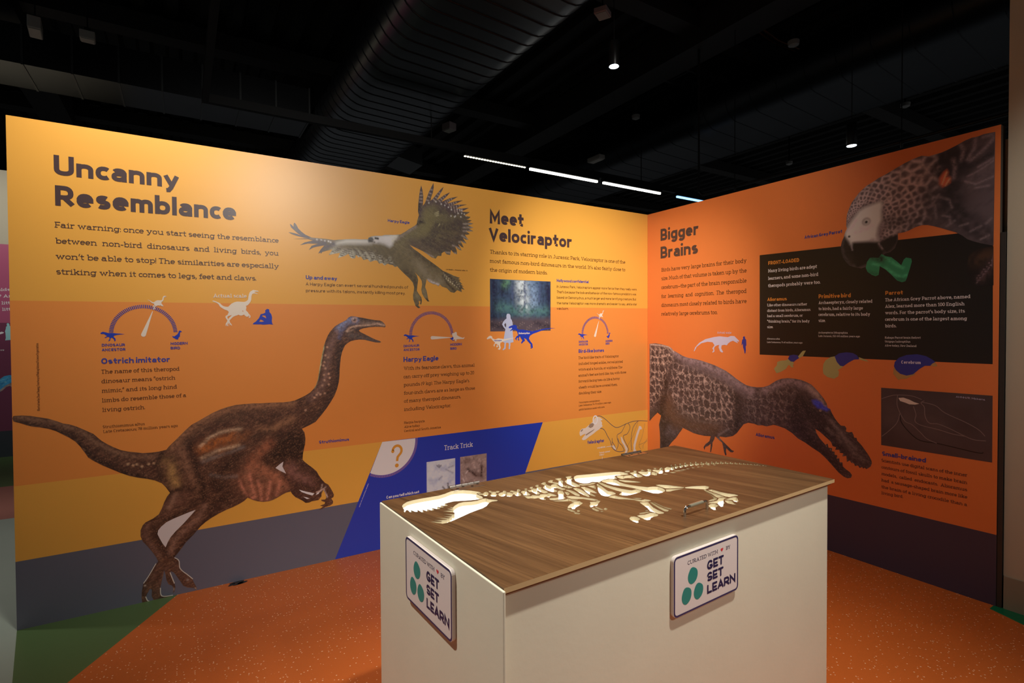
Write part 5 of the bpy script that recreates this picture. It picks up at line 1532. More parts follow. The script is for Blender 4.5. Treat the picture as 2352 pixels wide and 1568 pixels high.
def print_picture(name, key, parent, lift, label=None):
    fr, loops = SHAPES[key]
    loops = [P(q) for q in loops]
    base, step, layers = PAINT[key]
    p = np.array(loops[0], float)
    gx, gy = np.meshgrid(np.arange(p[:, 0].min(), p[:, 0].max(), step), np.arange(p[:, 1].min(), p[:, 1].max(), step))
    gx = gx + (np.arange(gx.shape[0]) % 2)[:, None] * step * .5
    g = np.c_[gx.ravel(), gy.ravel()]
    ok = inside(g, loops[0]) & (seg_dist(g, loops[0] + loops[0][:1]) > step * .45)
    for h in loops[1:]:
        ok &= ~inside(g, h) & (seg_dist(g, h + h[:1]) > step * .45)
    rv, rf = cdt(loops, g[ok])
    uv = np.array([(v[0], v[1]) for v in rv])
    me = bpy.data.meshes.new(name)
    me.from_pydata([tuple(at(fr, a, b, lift)) for a, b in uv], [], rf)
    at_ = me.color_attributes.new('ink', 'FLOAT_COLOR', 'POINT')
    c = paint(uv, base, layers)
    at_.data.foreach_set('color', np.c_[c, np.ones(len(c))].astype(np.float32).ravel())
    o = link(name, me, painted_mat(), parent)
    return tag(flip_to(o, FRAME[fr][3]), label)


def affine_shape(mb, fr, key, fn, lift, mi=0):
    loops = [[fn(*p) for p in P(q)] for q in SHAPES[key][1]]
    fill(mb, fr, loops, lift, mi)


# ================================================================== the room
def slab(name, fr_pts, z, m, kind='structure', thick=.05, parent=None):
    mb = MB()
    mb.poly([(x, y, z) for x, y in fr_pts])
    n = len(fr_pts)
    mb.poly([(x, y, z - thick) for x, y in fr_pts][::-1])
    for i in range(n):
        a, b = fr_pts[i], fr_pts[(i + 1) % n]
        mb.poly([(*a, z), (*b, z), (*b, z - thick), (*a, z - thick)])
    return tag(mb.build(name, m, parent), kind=kind)


FL_OR = floor_mat('floor_orange', 'be6026', 'e8b088')
FL_GR = floor_mat('floor_green', '50683c', None)
FL_TE = floor_mat('floor_grey_teal', '98a498', None)
FL_PK = floor_mat('floor_terracotta', 'a06a5c', None)
FL_G2 = floor_mat('floor_bottle_green', '0f6a44', None)
fl = MB()
ZF = 0.
fl.poly([(-3.551, 0, ZF), (-4.058, -.84, ZF), (-4.9, -4.2, ZF), (-4.9, -8, ZF), (4, -8, ZF), (4, -3.2, ZF), (-.38, -3.2, ZF), (-.056, -2.381, ZF), (0, -2.381, ZF), (0, 0, ZF)], 0)
fl.poly([(-3.551, 0, ZF), (-4.2, 0, ZF), (-4.058, -.84, ZF)], 1)
fl.poly([(-4.2, 0, ZF), (-4.62, 2.1, ZF), (-9, 2.35, ZF), (-9, -8, ZF), (-4.9, -8, ZF), (-4.9, -4.2, ZF), (-4.058, -.84, ZF)], 2)
fl.poly([(-4.62, 2.1, ZF), (-4.6, 3.27, ZF), (-9, 3.4, ZF), (-9, 2.35, ZF)], 3)
fl.poly([(-4.6, 3.27, ZF), (-4.4, 4.9, ZF), (-4.4, 9, ZF), (-9, 9, ZF), (-9, 3.4, ZF)], 1)
fl.poly([(-.056, -2.381, ZF), (-.38, -3.2, ZF), (4, -3.2, ZF), (4, -2.381, ZF)], 4)
fl.poly([(-4.2, 0, ZF), (0, 0, ZF), (0, -2.381, ZF), (4, -2.381, ZF), (4, 9, ZF), (-4.4, 9, ZF), (-4.4, 4.9, ZF), (-4.6, 3.27, ZF), (-4.62, 2.1, ZF)], 2)
flo = tag(flip_to(fl.build('floor', [FL_OR, FL_GR, FL_TE, FL_PK, FL_G2], None, fix=False), (0, 0, 1)), kind='structure')

mb = MB()
for cx, cy, rx, ry, an in FLOOR_PRINT:
    mb.poly([(cx + rx * math.cos(t) * math.cos(an) - ry * math.sin(t) * math.sin(an), cy + rx * math.cos(t) * math.sin(an) + ry * math.sin(t) * math.cos(an), .001) for t in np.linspace(0, 2 * PI, 15)[:-1]])
flip_to(mb.build('floor_print', mat('floor_print_dark', '1e1a1c', .45), flo, fix=False), (0, 0, 1))

# corrugated black roof deck
ce = MB()
CZ = 4.85
x = -9.
while x < 13:
    for a, b, za, zb in ((0, .1, 0, 0), (.1, .14, 0, .07), (.14, .26, .07, .07), (.26, .3, .07, 0)):
        ce.poly([(x + a, -9, CZ + za), (x + b, -9, CZ + zb), (x + b, 14, CZ + zb), (x + a, 14, CZ + za)])
    x += .3
tag(flip_to(ce.build('ceiling', BLK, None, fix=False), (0, 0, -1)), kind='structure')


def wallbox(name, a, b, m):
    mb = MB()
    mb.box(a, b)
    return tag(mb.build(name, m), kind='structure')


wallbox('wall_back', (-12, 13.8, 0), (13, 14, 4.85), BLK)
wallbox('wall_far_left', (-9.2, 5.3, 0), (-9, 13.8, 4.85), BLK)
wallbox('wall_far_right', (12.8, -3, 0), (13, 13.8, 4.85), BLK)
wallbox('wall_left', (-9, 5.06, 0), (-4.1, 5.26, 3.33), BEIGE)
mb = MB()
mb.box((.012, -3.4, .165), (.5, -2.415, 4.85))
mb.box((.075, -2.4145, .0), (.3, -2.1, 2.38))
tag(mb.build('wall_right', BEIGE), kind='structure')
wallbox('baseboard_right', (.004, -3.41, 0), (.5, -2.418, .165), mottle(mat('skirting_grey', '8f8a78', .6), .08, 12))


def beam(name, a, b):
    mb = MB()
    mb.box(a, b)
    fl_ = .02
    return tag(mb.build(name, BLK2), kind='structure')


beam('ceiling_beam', (1.25, -6, 4.5), (1.62, 13, 4.85))
beam('ceiling_beam', (-5.2, -6, 4.5), (-4.83, 13, 4.85))
for yy in (-1.9, .45, 3.6, 6.8):
    mb = MB()
    mb.box((-9, yy, 4.66), (12, yy + .22, 4.85))
    tag(mb.build('ceiling_beam', BLK2), kind='structure')

# ================================================================== exhibit panels
TH = .06


def banded_board(fr, parent, width, height, bands, name='board'):
    """Board with printed colour bands; bands = (material, v at left end, v at right end) tops, from the floor up."""
    mb = MB()
    ms = [EDGE]
    lo = (0, 0)
    for m, a, b in bands:
        if m not in ms:
            ms.append(m)
        mb.poly([at(fr, 0, lo[0]), at(fr, width, lo[1]), at(fr, width, b), at(fr, 0, a)], ms.index(m))
        lo = (a, b)
    q = [(0, 0), (width, 0), (width, height), (0, height)]
    for i in range(4):
        a, b = q[i], q[(i + 1) % 4]
        mb.poly([at(fr, *a), at(fr, *b), at(fr, *b, -TH), at(fr, *a, -TH)], 0)
    mb.poly([at(fr, *p, -TH) for p in q], 0)
    return mb.build(name, ms, parent)


left = thing('exhibit_panel', 'long yellow and orange banded exhibit panel headed Uncanny Resemblance, behind the white box', 'exhibit panel')
banded_board('L', left, 41995, 24400, ((GRB, 3290, 3480), (YEL, 6900, 7140), (ORA, 15710, 16130), (YEL, 24400, 24400)))
right = thing('exhibit_panel', 'deep orange exhibit panel headed Bigger Brains, with the parrot picture, meeting the corner', 'exhibit panel')
banded_board('R', right, 23900, 24400, ((NAV, 3430, 3660), (ORR, 24400, 24400)))
tr = MB()
tr.box((.002, -2.412, 0), (.05, -2.3925, 1.9))
tr.build('edge_strip', mat('edge_profile', '34322f', .45), right)
back = thing('exhibit_panel', 'magenta exhibit panel with white lettering, far left behind the yellow panel', 'exhibit panel')
MAG, MAG2, MAG3 = mat('print_magenta', 'b4577a', PR, spec=PS), mat('print_plum', '7a3a56', PR, spec=PS), mat('print_dark_slate', '3a4048', PR, spec=PS)
banded_board('B', back, 28500, 24480, ((MAG3, 3000, 3000), (MAG2, 15460, 15460), (MAG, 24480, 24480)))
BY_FRAME = {'L': left, 'R': right, 'B': back}

# lettering
for fr, part, style, color, lines in TEXT:
    if part in ('dial_text', 'quiz_heading_text', 'question_text'):
        continue
    print_text(fr, part, style, color, lines, BY_FRAME[fr], .0016 if part in ('silhouette_text', 'brain_text', 'credit_text') else .0012)
# upright picture credit along the left edge
FRAME['C'] = (Vector((-4.1, 0, 1.043)), BZ, Vector((-1, 0, 0)), Vector((0, -1, 0)))
print_text('C', 'credit_text', 'sans', 'brown', [(0, 0, 3250, 100, 'Illustration by Zhao Chuang; Courtesy of Peking Natural Science Organization', 0)], left)

# big pictures
dp = print_picture('dinosaur_picture', 'dino', left, .0007, 'brown feathered long-necked dinosaur striding, printed picture')
print_shape('backdrop_gap', ['dino_white_leg', 'dino_white_arm'], mat('ink_paper', 'e6dcdc', PR, spec=PS), dp, .0006)
print_shape('finger_gap', ['dino_teeth1', 'dino_teeth2', 'dino_teeth3'], INK['white'], dp, .0010)
print_lines('claw_outline', 'claw_edges', INK['toyedge'], dp, .0010)
print_picture('eagle_picture', 'eagle', left, .0007, 'grey and white eagle in flight with spread wings, printed picture')
print_picture('dinosaur_picture', 'alio', right, .0009, 'dark patterned long-snouted dinosaur with open toothed jaws, printed picture')
bd = print_shape('text_board', 'board', INK['black'], right, .0004, 'black printed text block behind the parrot')
print_picture('parrot_picture', 'parrot', right, .0008, 'grey scaly-feathered parrot with white face and red tail feathers, printed picture')
print_picture('toy_picture', 'toy', right, .0010, 'green plastic letter held in the beak, printed picture')
print_picture('claw_picture', 'foot', right, .0006, 'blurred scaly parrot foot, printed picture')
cp = print_picture('cable_photograph', 'cable_photo', right, .0005, 'dark photograph of thin pale cords')
print_lines('cord', 'cables', INK['wire'], cp, .0009)
print_lines('cord_shadow', 'cables_dark', INK['wire_dark'], cp, .0007)
print_shape('endocast', 'cable_blob', INK['bone'], cp, .0010)

def micro(name, fr, p0, p1, h, m, parent, lift, seed):
    """A credit line too fine to read in the photograph: short uneven strokes."""
    rs = random.Random(seed)
    mb = MB()
    a, b = np.array(p0, float), np.array(p1, float)
    d = (b - a) / np.hypot(*(b - a))
    n = np.array([-d[1], d[0]])
    L = np.hypot(*(b - a))
    t = 0
    while t < L:
        w = h * rs.uniform(.12, .2)
        if rs.random() > .12:
            q0, hh = a + d * t, h * rs.choice((.6, .6, .65, .95))
            mb.poly([at(fr, *q, lift) for q in (q0, q0 + d * w, q0 + d * w + n * hh, q0 + n * hh)])
            if rs.random() > .4:
                yy = n * h * rs.choice((0, .3, .5))
                mb.poly([at(fr, *q, lift + .0001) for q in (q0 + yy, q0 + d * h * .45 + yy, q0 + d * h * .45 + yy + n * h * .13, q0 + yy + n * h * .13)])
        t += h * .32
    return flip_to(mb.build(name, m, parent, fix=False), FRAME[fr][3])


micro('credit_text', 'L', CREDIT[0], CREDIT[1], 95, INK['brown'], left, .0012, 3)

# brain diagrams
for nm, k, a, b, c in (('brain_diagram', 'a', 'lime', 'lime', 'navy'), ('brain_diagram', 'b', 'lime', 'tan', 'navy'), ('brain_diagram', 'c', 'tan', 'tan', 'navy')):
    bo = print_shape(nm, ['brain_%s1' % k, 'brain_%s2' % k], INK[a], right, .0007,
                     {'a': 'small lumpy pale green brain with a small blue cerebrum', 'b': 'rounded pale green brain with an arched blue cerebrum', 'c': 'large deep blue cerebrum over a tan brain'}[k])
    print_shape('cerebrum', 'brain_%s3' % k, INK[c], bo, .0009)
print_shape('dinosaur_silhouette', 'alio_icon', INK['lilac'], right, .0007, 'pale lilac dinosaur silhouette')
print_shape('person_silhouette', 'man_icon', INK['navy'], right, .0007, 'blue standing person silhouette')

# silhouettes and photographs on the left panel
print_picture('forest_photograph', 'forest', left, .0005, 'misty blue forest photograph')
print_shape('person_silhouette', 'woman', INK['skin'], left, .0008, 'pale blue standing woman silhouette')
print_shape('dinosaur_silhouette', 'small_raptor', INK['cream'], left, .0011, 'small cream running dinosaur silhouette')
print_shape('dinosaur_silhouette', 'big_raptor', INK['blue'], left, .0012, 'blue running dinosaur silhouette')
print_shape('person_silhouette', 'sitter', INK['blue'], left, .0008, 'blue sitting person silhouette')
D0 = P(SHAPES['dino'][1][0])[0]


def icon_fn(tail, head_u, k=1.0):
    s = (head_u - tail[0]) / (18176 - 36)
    return lambda a, b: (tail[0] + (a - 36) * s, tail[1] + (b - 10240) * s * k)


mb = MB()
affine_shape(mb, 'L', 'dino', icon_fn((8346, 15928), 10674, 1.06), .0009)
tag(flip_to(mb.build('dinosaur_silhouette', INK['cream'], left, fix=False), (0, -1, 0)), 'cream long-necked dinosaur silhouette beside the sitting person')

sk = print_shape('skull_picture', 'skull', INK['bone'], left, .0008, 'pale long-snouted dinosaur skull')
print_shape('skull_opening', ['skull_hole', 'skull_nose', 'skull_mouth'], INK['bone_shadow'], sk, .0010)
mb = MB()
FR3 = P(SHAPES['skull_hole'][1][0])
ec = (35920, 6790)
for q in strip([(ec[0] + 230 * math.cos(a), ec[1] + 330 * math.sin(a)) for a in np.linspace(0, 2 * PI, 19)[:-1]], 110, True):
    mb.poly([at('L', p[0], p[1], .0011) for p in q])
flip_to(mb.build('eye_ring', INK['white'], sk, fix=False), (0, -1, 0))
print_lines('body_outline', 'raptor_outline', INK['line'], left, .0009)
print_lines('body_outline', 'raptor_outline_pale', INK['pale_line'], left, .0009)
print_shape('bone_picture', ['bone_arm', 'bone_leg', 'bone_wish'], INK['bone'], left, .0012, 'pale limb bones')
print_lines('pointer_line', 'wish_line', INK['white'], left, .0013)


# dials: dinosaur ancestor at one end of the arc, modern bird at the other
def dial(center, R, cap_lines, needle_tip, needle_base, icon, label, name='bird_scale_dial'):
    cu, cv = center
    mb = MB()
    n = 53
    for i in range(n):
        a = math.radians(3 + 174 * i / (n - 1))
        c, s = math.cos(a), math.sin(a)
        t = R * .0155
        ri, ro = R * .875, R
        q = [(cu + ri * c - t * s, cv + ri * s + t * c), (cu + ri * c + t * s, cv + ri * s - t * c), (cu + ro * c + t * s, cv + ro * s - t * c), (cu + ro * c - t * s, cv + ro * s + t * c)]
        mb.poly([at('L', *p, .0008) for p in q])
    d = tag(flip_to(mb.build(name, INK['violet'], left, fix=False), (0, -1, 0)), label)
    mb = MB()
    b, tip = np.array(needle_base, float), np.array(needle_tip, float)
    dr = (tip - b) / np.hypot(*(tip - b))
    nn = np.array([-dr[1], dr[0]])
    w = R * .072
    q = [tuple(b + w * (math.cos(a) * nn - math.sin(a) * dr)) for a in np.linspace(0, PI, 10)]
    q = [tuple(b + nn * w)] + q[1:-1] + [tuple(b - nn * w), tuple(tip - nn * w * .12), tuple(tip + nn * w * .12)]
    mb.poly([at('L', *p, .0009) for p in q])
    flip_to(mb.build('pointer', INK['cream'], d, fix=False), (0, -1, 0))
    k = R / 1477.5
    for key, nm in (('ancestor', 'ancestor_icon'), ('duck', 'duck_icon')):
        mb = MB()
        affine_shape(mb, 'L', key, lambda a, b: (cu + (a - 5203) * k, cv + (b - 14160) * k), .0010)
        flip_to(mb.build(nm, INK['blue'], d, fix=False), (0, -1, 0))
    mb = MB()
    if icon:
        affine_shape(mb, 'L', 'dino', icon, .0012)
        flip_to(mb.build('dinosaur_icon', INK['cream'], d, fix=False), (0, -1, 0))
    else:
        fill(mb, 'L', [P(q) for q in SHAPES['eagle_icon'][1]], .0013)
        flip_to(mb.build('eagle_icon', INK['cream'], d, fix=False), (0, -1, 0))
    print_text('L', 'caption_text', 'sansB', 'violet', cap_lines, d)


caps = [t[4] for t in TEXT if t[1] == 'dial_text']
dial((5203, 14150), 1478, caps[0], (5589, 15294), (5173, 14062), icon_fn((5382, 15888), 6222, 1.05), 'tick-marked dial with its pointer near the top')
dial((21400, 13914), 1630, caps[1], (22849, 13745), (21425, 13741), None, 'tick-marked dial with its pointer flat to the right')
dial((35948, 13896), 1463, caps[2], (36328, 14978), (35922, 13765), icon_fn((36116, 15624), 36927, 1.1), 'tick-marked dial nearest the corner')

# blue quiz block
a, b, c, d = P(SHAPES['blue'][1][0])


def down(p, q, v):
    t = (p[1] - v) / (p[1] - q[1])
    return (p[0] + (q[0] - p[0]) * t, v)


mb = MB()
mb.poly([at('L', *p, .0004) for p in (a, b, down(b, c, 10), down(a, d, 10))])
quiz = flip_to(mb.build('quiz_block', INK['blue'], left, fix=False), (0, -1, 0))
tag(quiz, 'blue slanted quiz block low on the panel')
CU, CV, CR = 18060, 6905, 2082
lft = lambda v: a[0] + (d[0] - a[0]) * (a[1] - v) / (a[1] - d[1])
pts = []
for i in range(41):
    an = math.radians(2.3 - 121 * i / 40)
    p = (CU + CR * math.cos(an), CV + CR * math.sin(an))
    if p[0] >= lft(p[1]):
        pts.append(p)
mb = MB()
mb.poly([at('L', *p, .0006) for p in [(a[0], a[1])] + pts])
flip_to(mb.build('badge', INK['white'], quiz, fix=False), (0, -1, 0))
mb = MB()
for i in range(78):
    an = math.radians(2 - 118.5 * i / 77)
    c_, s_ = math.cos(an), math.sin(an)
    t, ri, ro = 10, CR + 5, CR * 1.082
    q = [(CU + ri * c_ - t * s_, CV + ri * s_ + t * c_), (CU + ri * c_ + t * s_, CV + ri * s_ - t * c_), (CU + ro * c_ + t * s_, CV + ro * s_ - t * c_), (CU + ro * c_ - t * s_, CV + ro * s_ + t * c_)]
    if q[0][0] >= lft(q[0][1]) - 60:
        mb.poly([at('L', *p, .0006) for p in q])
flip_to(mb.build('tick_ring', mat('ink_tick_pink', 'c49090', PR, spec=PS), quiz, fix=False), (0, -1, 0))
mb = MB()
hook = arc(18870, 6310, 300, 330, 172, -60, 12, 2) + [(18900, 5880), (18860, 5620)]
for q in strip(hook, 165):
    mb.poly([at('L', *p, .0009) for p in q])
for c0, r0 in (((18575, 6290), 105), ((18840, 5330), 130)):
    mb.poly([at('L', c0[0] + r0 * math.cos(t), c0[1] + r0 * math.sin(t), .0009) for t in np.linspace(0, 2 * PI, 21)[:-1]])
flip_to(mb.build('question_mark', INK['question'], quiz, fix=False), (0, -1, 0))
print_picture('track_photograph', 'track1', quiz, .0007, 'pale photograph of tracks in sand')
print_picture('track_photograph', 'track2', quiz, .0007, 'brown photograph of a track in mud')
for fr, part, style, color, lines in TEXT:
    if part in ('quiz_heading_text', 'question_text'):
        print_text(fr, part, style, color, lines, quiz)

micro('credit_text', 'L', CREDIT[2], CREDIT[3], 70, INK['lilac'], quiz, .0009, 5)

# far magenta panel
an = print_picture('animal_picture', 'blue_animal', back, .0007, 'blue furry animal back')
print_picture('animal_belly', 'blue_animal_belly', an, .0010)
print_shape('person_silhouette', 'statue', INK['aqua'], back, .0008, 'pale aqua standing figure silhouette')
print_shape('creature_silhouette', 'white_creature', INK['white'], back, .0008)

# ================================================================== light box with the skeleton lid
box = thing('light_box', 'white waist-high display box whose wooden lid has a glowing dinosaur skeleton cut through it', 'display box', BOX0, ANG)
TL = .012                                # lid board
mb = MB()
mb.box((0, .020, 0), (LW - .006, LD - .004, LZ - TL - .010))
mb.build('body', BOXW, box, bevel=.003)
mb = MB()
mb.box((-.007, -.008, .0), (-.0005, LD, LZ - .003))
mb.build('side_board', BOXW, box, bevel=.002)
mb = MB()
mb.box((.001, .012, LZ - TL - .0098), (LW - .004, LD - .001, LZ - TL - .0035))
mb.build('under_frame', MDF2, box)
mb = MB()
mb.box((.021, .03, LZ - TL - .0033), (LW - .03, LD - .03, LZ - TL - .0008))
mb.build('light_sheet', GLOW, box)
# lid: plate with the bone outlines cut through, pale board showing in the cuts
loops = [[(0.0, 0.0), (LW * 1e4, 0.0), (LW * 1e4, LD * 1e4), (0.0, LD * 1e4)]] + [P(q) for q in BONES]
rv, rf = cdt(loops)
lid = MB()
nv = len(rv)
lid.v = [(v[0] * 1e-4, v[1] * 1e-4, LZ) for v in rv] + [(v[0] * 1e-4, v[1] * 1e-4, LZ - TL) for v in rv]
edges = {}
for f in rf:
    lid.f.append(list(f))
    lid.mi.append(0)
    lid.f.append([k + nv for k in f][::-1])
    lid.mi.append(1)
    for i in range(len(f)):
        e = (f[i], f[(i + 1) % len(f)])
        edges[tuple(sorted(e))] = edges.get(tuple(sorted(e)), 0) + 1
for (i, j), n in edges.items():
    if n == 1:
        outer = all(abs(rv[k][1] - LD * 1e4) < 1 for k in (i, j)) or all(abs(rv[k][0]) < 1 for k in (i, j))
        lid.f.append([i, j, j + nv, i + nv])
        front = all(abs(rv[k][1]) < 1 for k in (i, j)) or all(abs(rv[k][0] - LW * 1e4) < 1 for k in (i, j))
        lid.mi.append(0 if outer else 2 if front else 1)
lo = lid.build('lid', [WOOD, MDF, MDFE], box)
tag(lo, 'brown wood-grain lid with skeleton cut-outs')

# chrome pull handle
hd = MB()
ha, hb = Vector((.672, .0605, LZ)), Vector((.779, .0625, LZ))
H = .027
pth = [ha, ha + BZ * (H - .008)] + [ha + Vector((.008 * (1 - math.cos(t)), 0, H - .008 + .008 * math.sin(t))) for t in (.5, 1.0, 1.57)]
pth += [hb + Vector((-.008 * (1 - math.cos(t)), 0, H - .008 + .008 * math.sin(t))) for t in (1.57, 1.0, .5)] + [hb + BZ * (H - .008), hb]
hd.tube(pth, .0042, 14)
ho = hd.build('handle', CHROME, box, smooth=True)
hd = MB()
hd.tube([ha + Vector((.022, 0, H)), hb + Vector((-.022, 0, H))], .0056, 14)
hd.build('grip', mat('grip_satin', 'd6d0b4', .3, .8), ho, smooth=True)
# hinges
for hx in (.243, 1.087):
    hm = MB()
    hm.box((hx, .672, LZ), (hx + .122, LD - .002, LZ + .0016))
    h = hm.build('hinge', STEEL, box)
    hm = MB()
    for i in range(5):
        hm.tube([(hx + i * .0244 + .001, LD + .001, LZ + .003), (hx + i * .0244 + .0234, LD + .001, LZ + .003)], .0042, 10)
    hm.build('knuckle', STEEL, h, smooth=True)
    for i in range(4):
        hm = MB()
        hm.lathe((hx + .018 + i * .029, .684 + (i % 2) * .013, LZ + .0016), ((.0052, 0), (.0052, .0006), (.003, .0012)), 12)
        hm.build('screw', mat('screw_dark', '4a423c', .4, .9), h)


# plaques
def rrect(u0, v0, u1, v1, r, n=6):
    out = []
    for cx, cy, a0 in ((u1 - r, v1 - r, 0), (u0 + r, v1 - r, 90), (u0 + r, v0 + r, 180), (u1 - r, v0 + r, 270)):
        for i in range(n + 1):
            a = math.radians(a0 + 90 * i / n)
            out.append((cx + r * math.cos(a), cy + r * math.sin(a)))
    return out


SIGNW = mat('plaque_white', 'e6dad4', .4, spec=.35)
SIGNR = mat('plaque_border', '38345e', .4)
TEALD = mat('plaque_teal', '2c8a80', .4)
LET = mat('plaque_letters', '26264e', .4)
HEART = mat('plaque_heart', 'd8404a', .4)


def plaque(fr, u0, v0, u1, v1, face_off, label):
    t0, t1 = face_off, face_off + .010
    mb = MB()
    rr = rrect(u0, v0, u1, v1, 150)
    mb.poly([at(fr, *p, t1) for p in rr])
    mb.poly([at(fr, *p, t0) for p in rr][::-1])
    for i in range(len(rr)):
        p, q = rr[i], rr[(i + 1) % len(rr)]
        mb.poly([at(fr, *p, t1), at(fr, *q, t1), at(fr, *q, t0), at(fr, *p, t0)])
    pl = tag(mb.build('plaque', SIGNW, box), label)
    n = FRAME[fr][3]
    W, Hh = u1 - u0, v1 - v0
    X = lambda s: u0 + s * W
    Y = lambda s: v0 + s * Hh
    mb = MB()
    for q in strip(rrect(u0 + 35, v0 + 35, u1 - 35, v1 - 35, 125), 52, True):
        mb.poly([at(fr, *p, t1 + .0004) for p in q])
    flip_to(mb.build('border', SIGNR, pl, fix=False), n)
    mb = MB()
    letters(mb, fr, 'slab', X(.20), Y(.80), X(.66), 105, 'CURATED WITH', 0, t1 + .0004)
    letters(mb, fr, 'slab', X(.79), Y(.80), X(.865), 105, 'BY', 0, t1 + .0004)
    letters(mb, fr, 'round', X(.49), Y(.575), X(.755), 270, 'GET', 0, t1 + .0004)
    letters(mb, fr, 'round', X(.49), Y(.375), X(.75), 265, 'SET', 0, t1 + .0004)
    letters(mb, fr, 'round', X(.49), Y(.165), X(.95), 268, 'LEARN', 0, t1 + .0004)
    flip_to(mb.build('lettering', LET, pl, fix=False), n)
    mb = MB()
    hc = (X(.725), Y(.835))
    hp = []
    for i in range(24):
        t = 2 * PI * i / 24
        hp.append((hc[0] + 4.0 * 16 * math.sin(t) ** 3, hc[1] + 4.0 * (13 * math.cos(t) - 5 * math.cos(2 * t) - 2 * math.cos(3 * t) - math.cos(4 * t))))
    mb.poly([at(fr, *p, t1 + .0004) for p in hp])
    flip_to(mb.build('heart', HEART, pl, fix=False), n)
    mb = MB()
    for k, (cx, cy, rx, ry, tilt) in enumerate(((.275, .59, 212, 232, .3), (.185, .295, 212, 236, -.2), (.36, .29, 208, 230, .2))):
        mb.poly([at(fr, X(cx) + rx * math.cos(t) * (1 + .06 * math.sin(2 * t + tilt)), Y(cy) + ry * math.sin(t) * (1 + .05 * math.cos(3 * t + tilt)), t1 + .0004) for t in np.linspace(0, 2 * PI, 33)[:-1]])
    flip_to(mb.build('dots', TEALD, pl, fix=False), n)


FRAME['FB'] = (Vector((0, .020, 0)),) + FRAME['F'][1:]
FRAME['SB'] = (Vector((-.007, LD, 0)),) + FRAME['S'][1:]
plaque('FB', 5580, 6258, 8583, 7945, .001, 'rounded white plaque on the long front side')
plaque('SB', 2330, 6600, 5120, 8370, .001, 'rounded white plaque on the short left end')

# ================================================================== ceiling services
def oval_duct(name, label, xc, zb, w, h, y0, y1, pitch, r, metal, sw):
    """Flat-oval spiral duct running along y."""
    t = thing(name, label, 'duct', (xc, y0, zb))
    sec = []
    for cx, a0 in ((w / 2 - r, -90), (-(w / 2 - r), 90)):
        for i in range(13):
            a = math.radians(a0 + 180 * i / 12)
            sec.append((cx + r * math.cos(a), h / 2 + (h / 2) * math.sin(a)))
    mb = MB()
    n = len(sec)
    Lg = y1 - y0
    i0 = len(mb.v)
    for yy in (0, Lg):
        mb.v += [(x, yy, z) for x, z in sec]
    for i in range(n):
        j = (i + 1) % n
        mb.f.append([i, j, j + n, i + n])
        mb.mi.append(0)
    mb.build('sleeve', metal, t, smooth=True)
    mb = MB()
    k = 0
    yy = .02
    sh = .10
    while yy < Lg - .1:
        i0 = len(mb.v)
        for (x, z) in sec:
            off = sh * (x / w + .5)
            cx, cz = x, z - h / 2
            for e, dy in ((1.0, -sw), (1.02, -sw * .35), (1.02, sw * .35), (1.0, sw)):
                mb.v.append((cx * (1 + (e - 1) * h / w), max(0, min(Lg, yy + off + dy)), h / 2 + cz * e))
        for i in range(n):
            j = (i + 1) % n
            for q in range(3):
                mb.f.append([i0 + i * 4 + q, i0 + j * 4 + q, i0 + j * 4 + q + 1, i0 + i * 4 + q + 1])
                mb.mi.append(0)
        yy += pitch
    mb.build('spiral_seam', DUCTR, t)
    return t


oval_duct('air_duct', 'wide flat-oval ribbed metal air duct above the middle of the yellow panel', -1.56, 3.7, 1.24, .5, -5, 9, .155, .25, DUCT, .008)
oval_duct('air_duct', 'ribbed dark air duct high above the orange Bigger Brains panel', 2.86, 4.0, 1.5, .5, -5, 11, .32, .25, DUCT2, .006)
t = thing('branch_duct', 'flat rectangular metal duct at upper left running into the ribbed duct', 'duct', (-9, 3.19, 3.9))
mb = MB()
mb.box((0, 0, 0), (6.80, .63, .36))
mb.build('sleeve', DUCT3, t)
mb = MB()
for i in range(19):
    x = .3 + i * .36
    mb.box((x, -.008, -.008), (x + .018, .638, .368))
mb.build('standing_seam', mat('flange_metal', '5c5e5e', .4, 1), t)

t = thing('track_rail', 'black L-shaped lighting track hung below the ducts', 'lighting track', (-3.34, 1.93, 3.4))
mb = MB()
mb.box((0, -.025, 0), (7.2, .025, .075))
mb.box((-.0, -3.2, 0), (.05, -.026, .075))
mb.build('rail', RAIL, t)
for x, zt in ((2.12, .298), (5.22, 1.53)):
    mb = MB()
    mb.tube([(x, 0, .075), (x, 0, zt)], .006, 8)
    mb.build('hanger_rod', RAIL, t)


def linear(x0, x1, emit, strength, label, dots=False):
    t = thing('linear_lamp', label, 'lamp', (x0, 1.93, 3.352))
    mb = MB()
    mb.box((0, -.03, .012), (x1 - x0, .03, .047))
    mb.build('housing', RAIL, t)
    mb = MB()
    if dots:
        k = int((x1 - x0) / .035)
        for i in range(k):
            a = i * (x1 - x0) / k
            mb.box((a, -.008, .002), (a + .022, .008, .012))
    else:
        mb.box((.01, -.011, -.012), (x1 - x0 - .01, .011, .012))
    mb.build('diffuser', mat('lamp_' + emit, 'ffffff', .5, emit=emit, strength=strength), t)
    return t


linear(-.83, -.01, 'fff8e0', 2.2, 'thin dotted strip lamp, leftmost on the track', True)
linear(.03, 1.1, 'fffbee', 5, 'long white strip lamp right of the dotted one')
linear(1.18, 2.26, 'fffaf0', 5, 'long white strip lamp just left of the blue strip lamp')
linear(2.58, 3.32, '78b4ff', 3, 'short bluish strip lamp just above the orange panel corner')


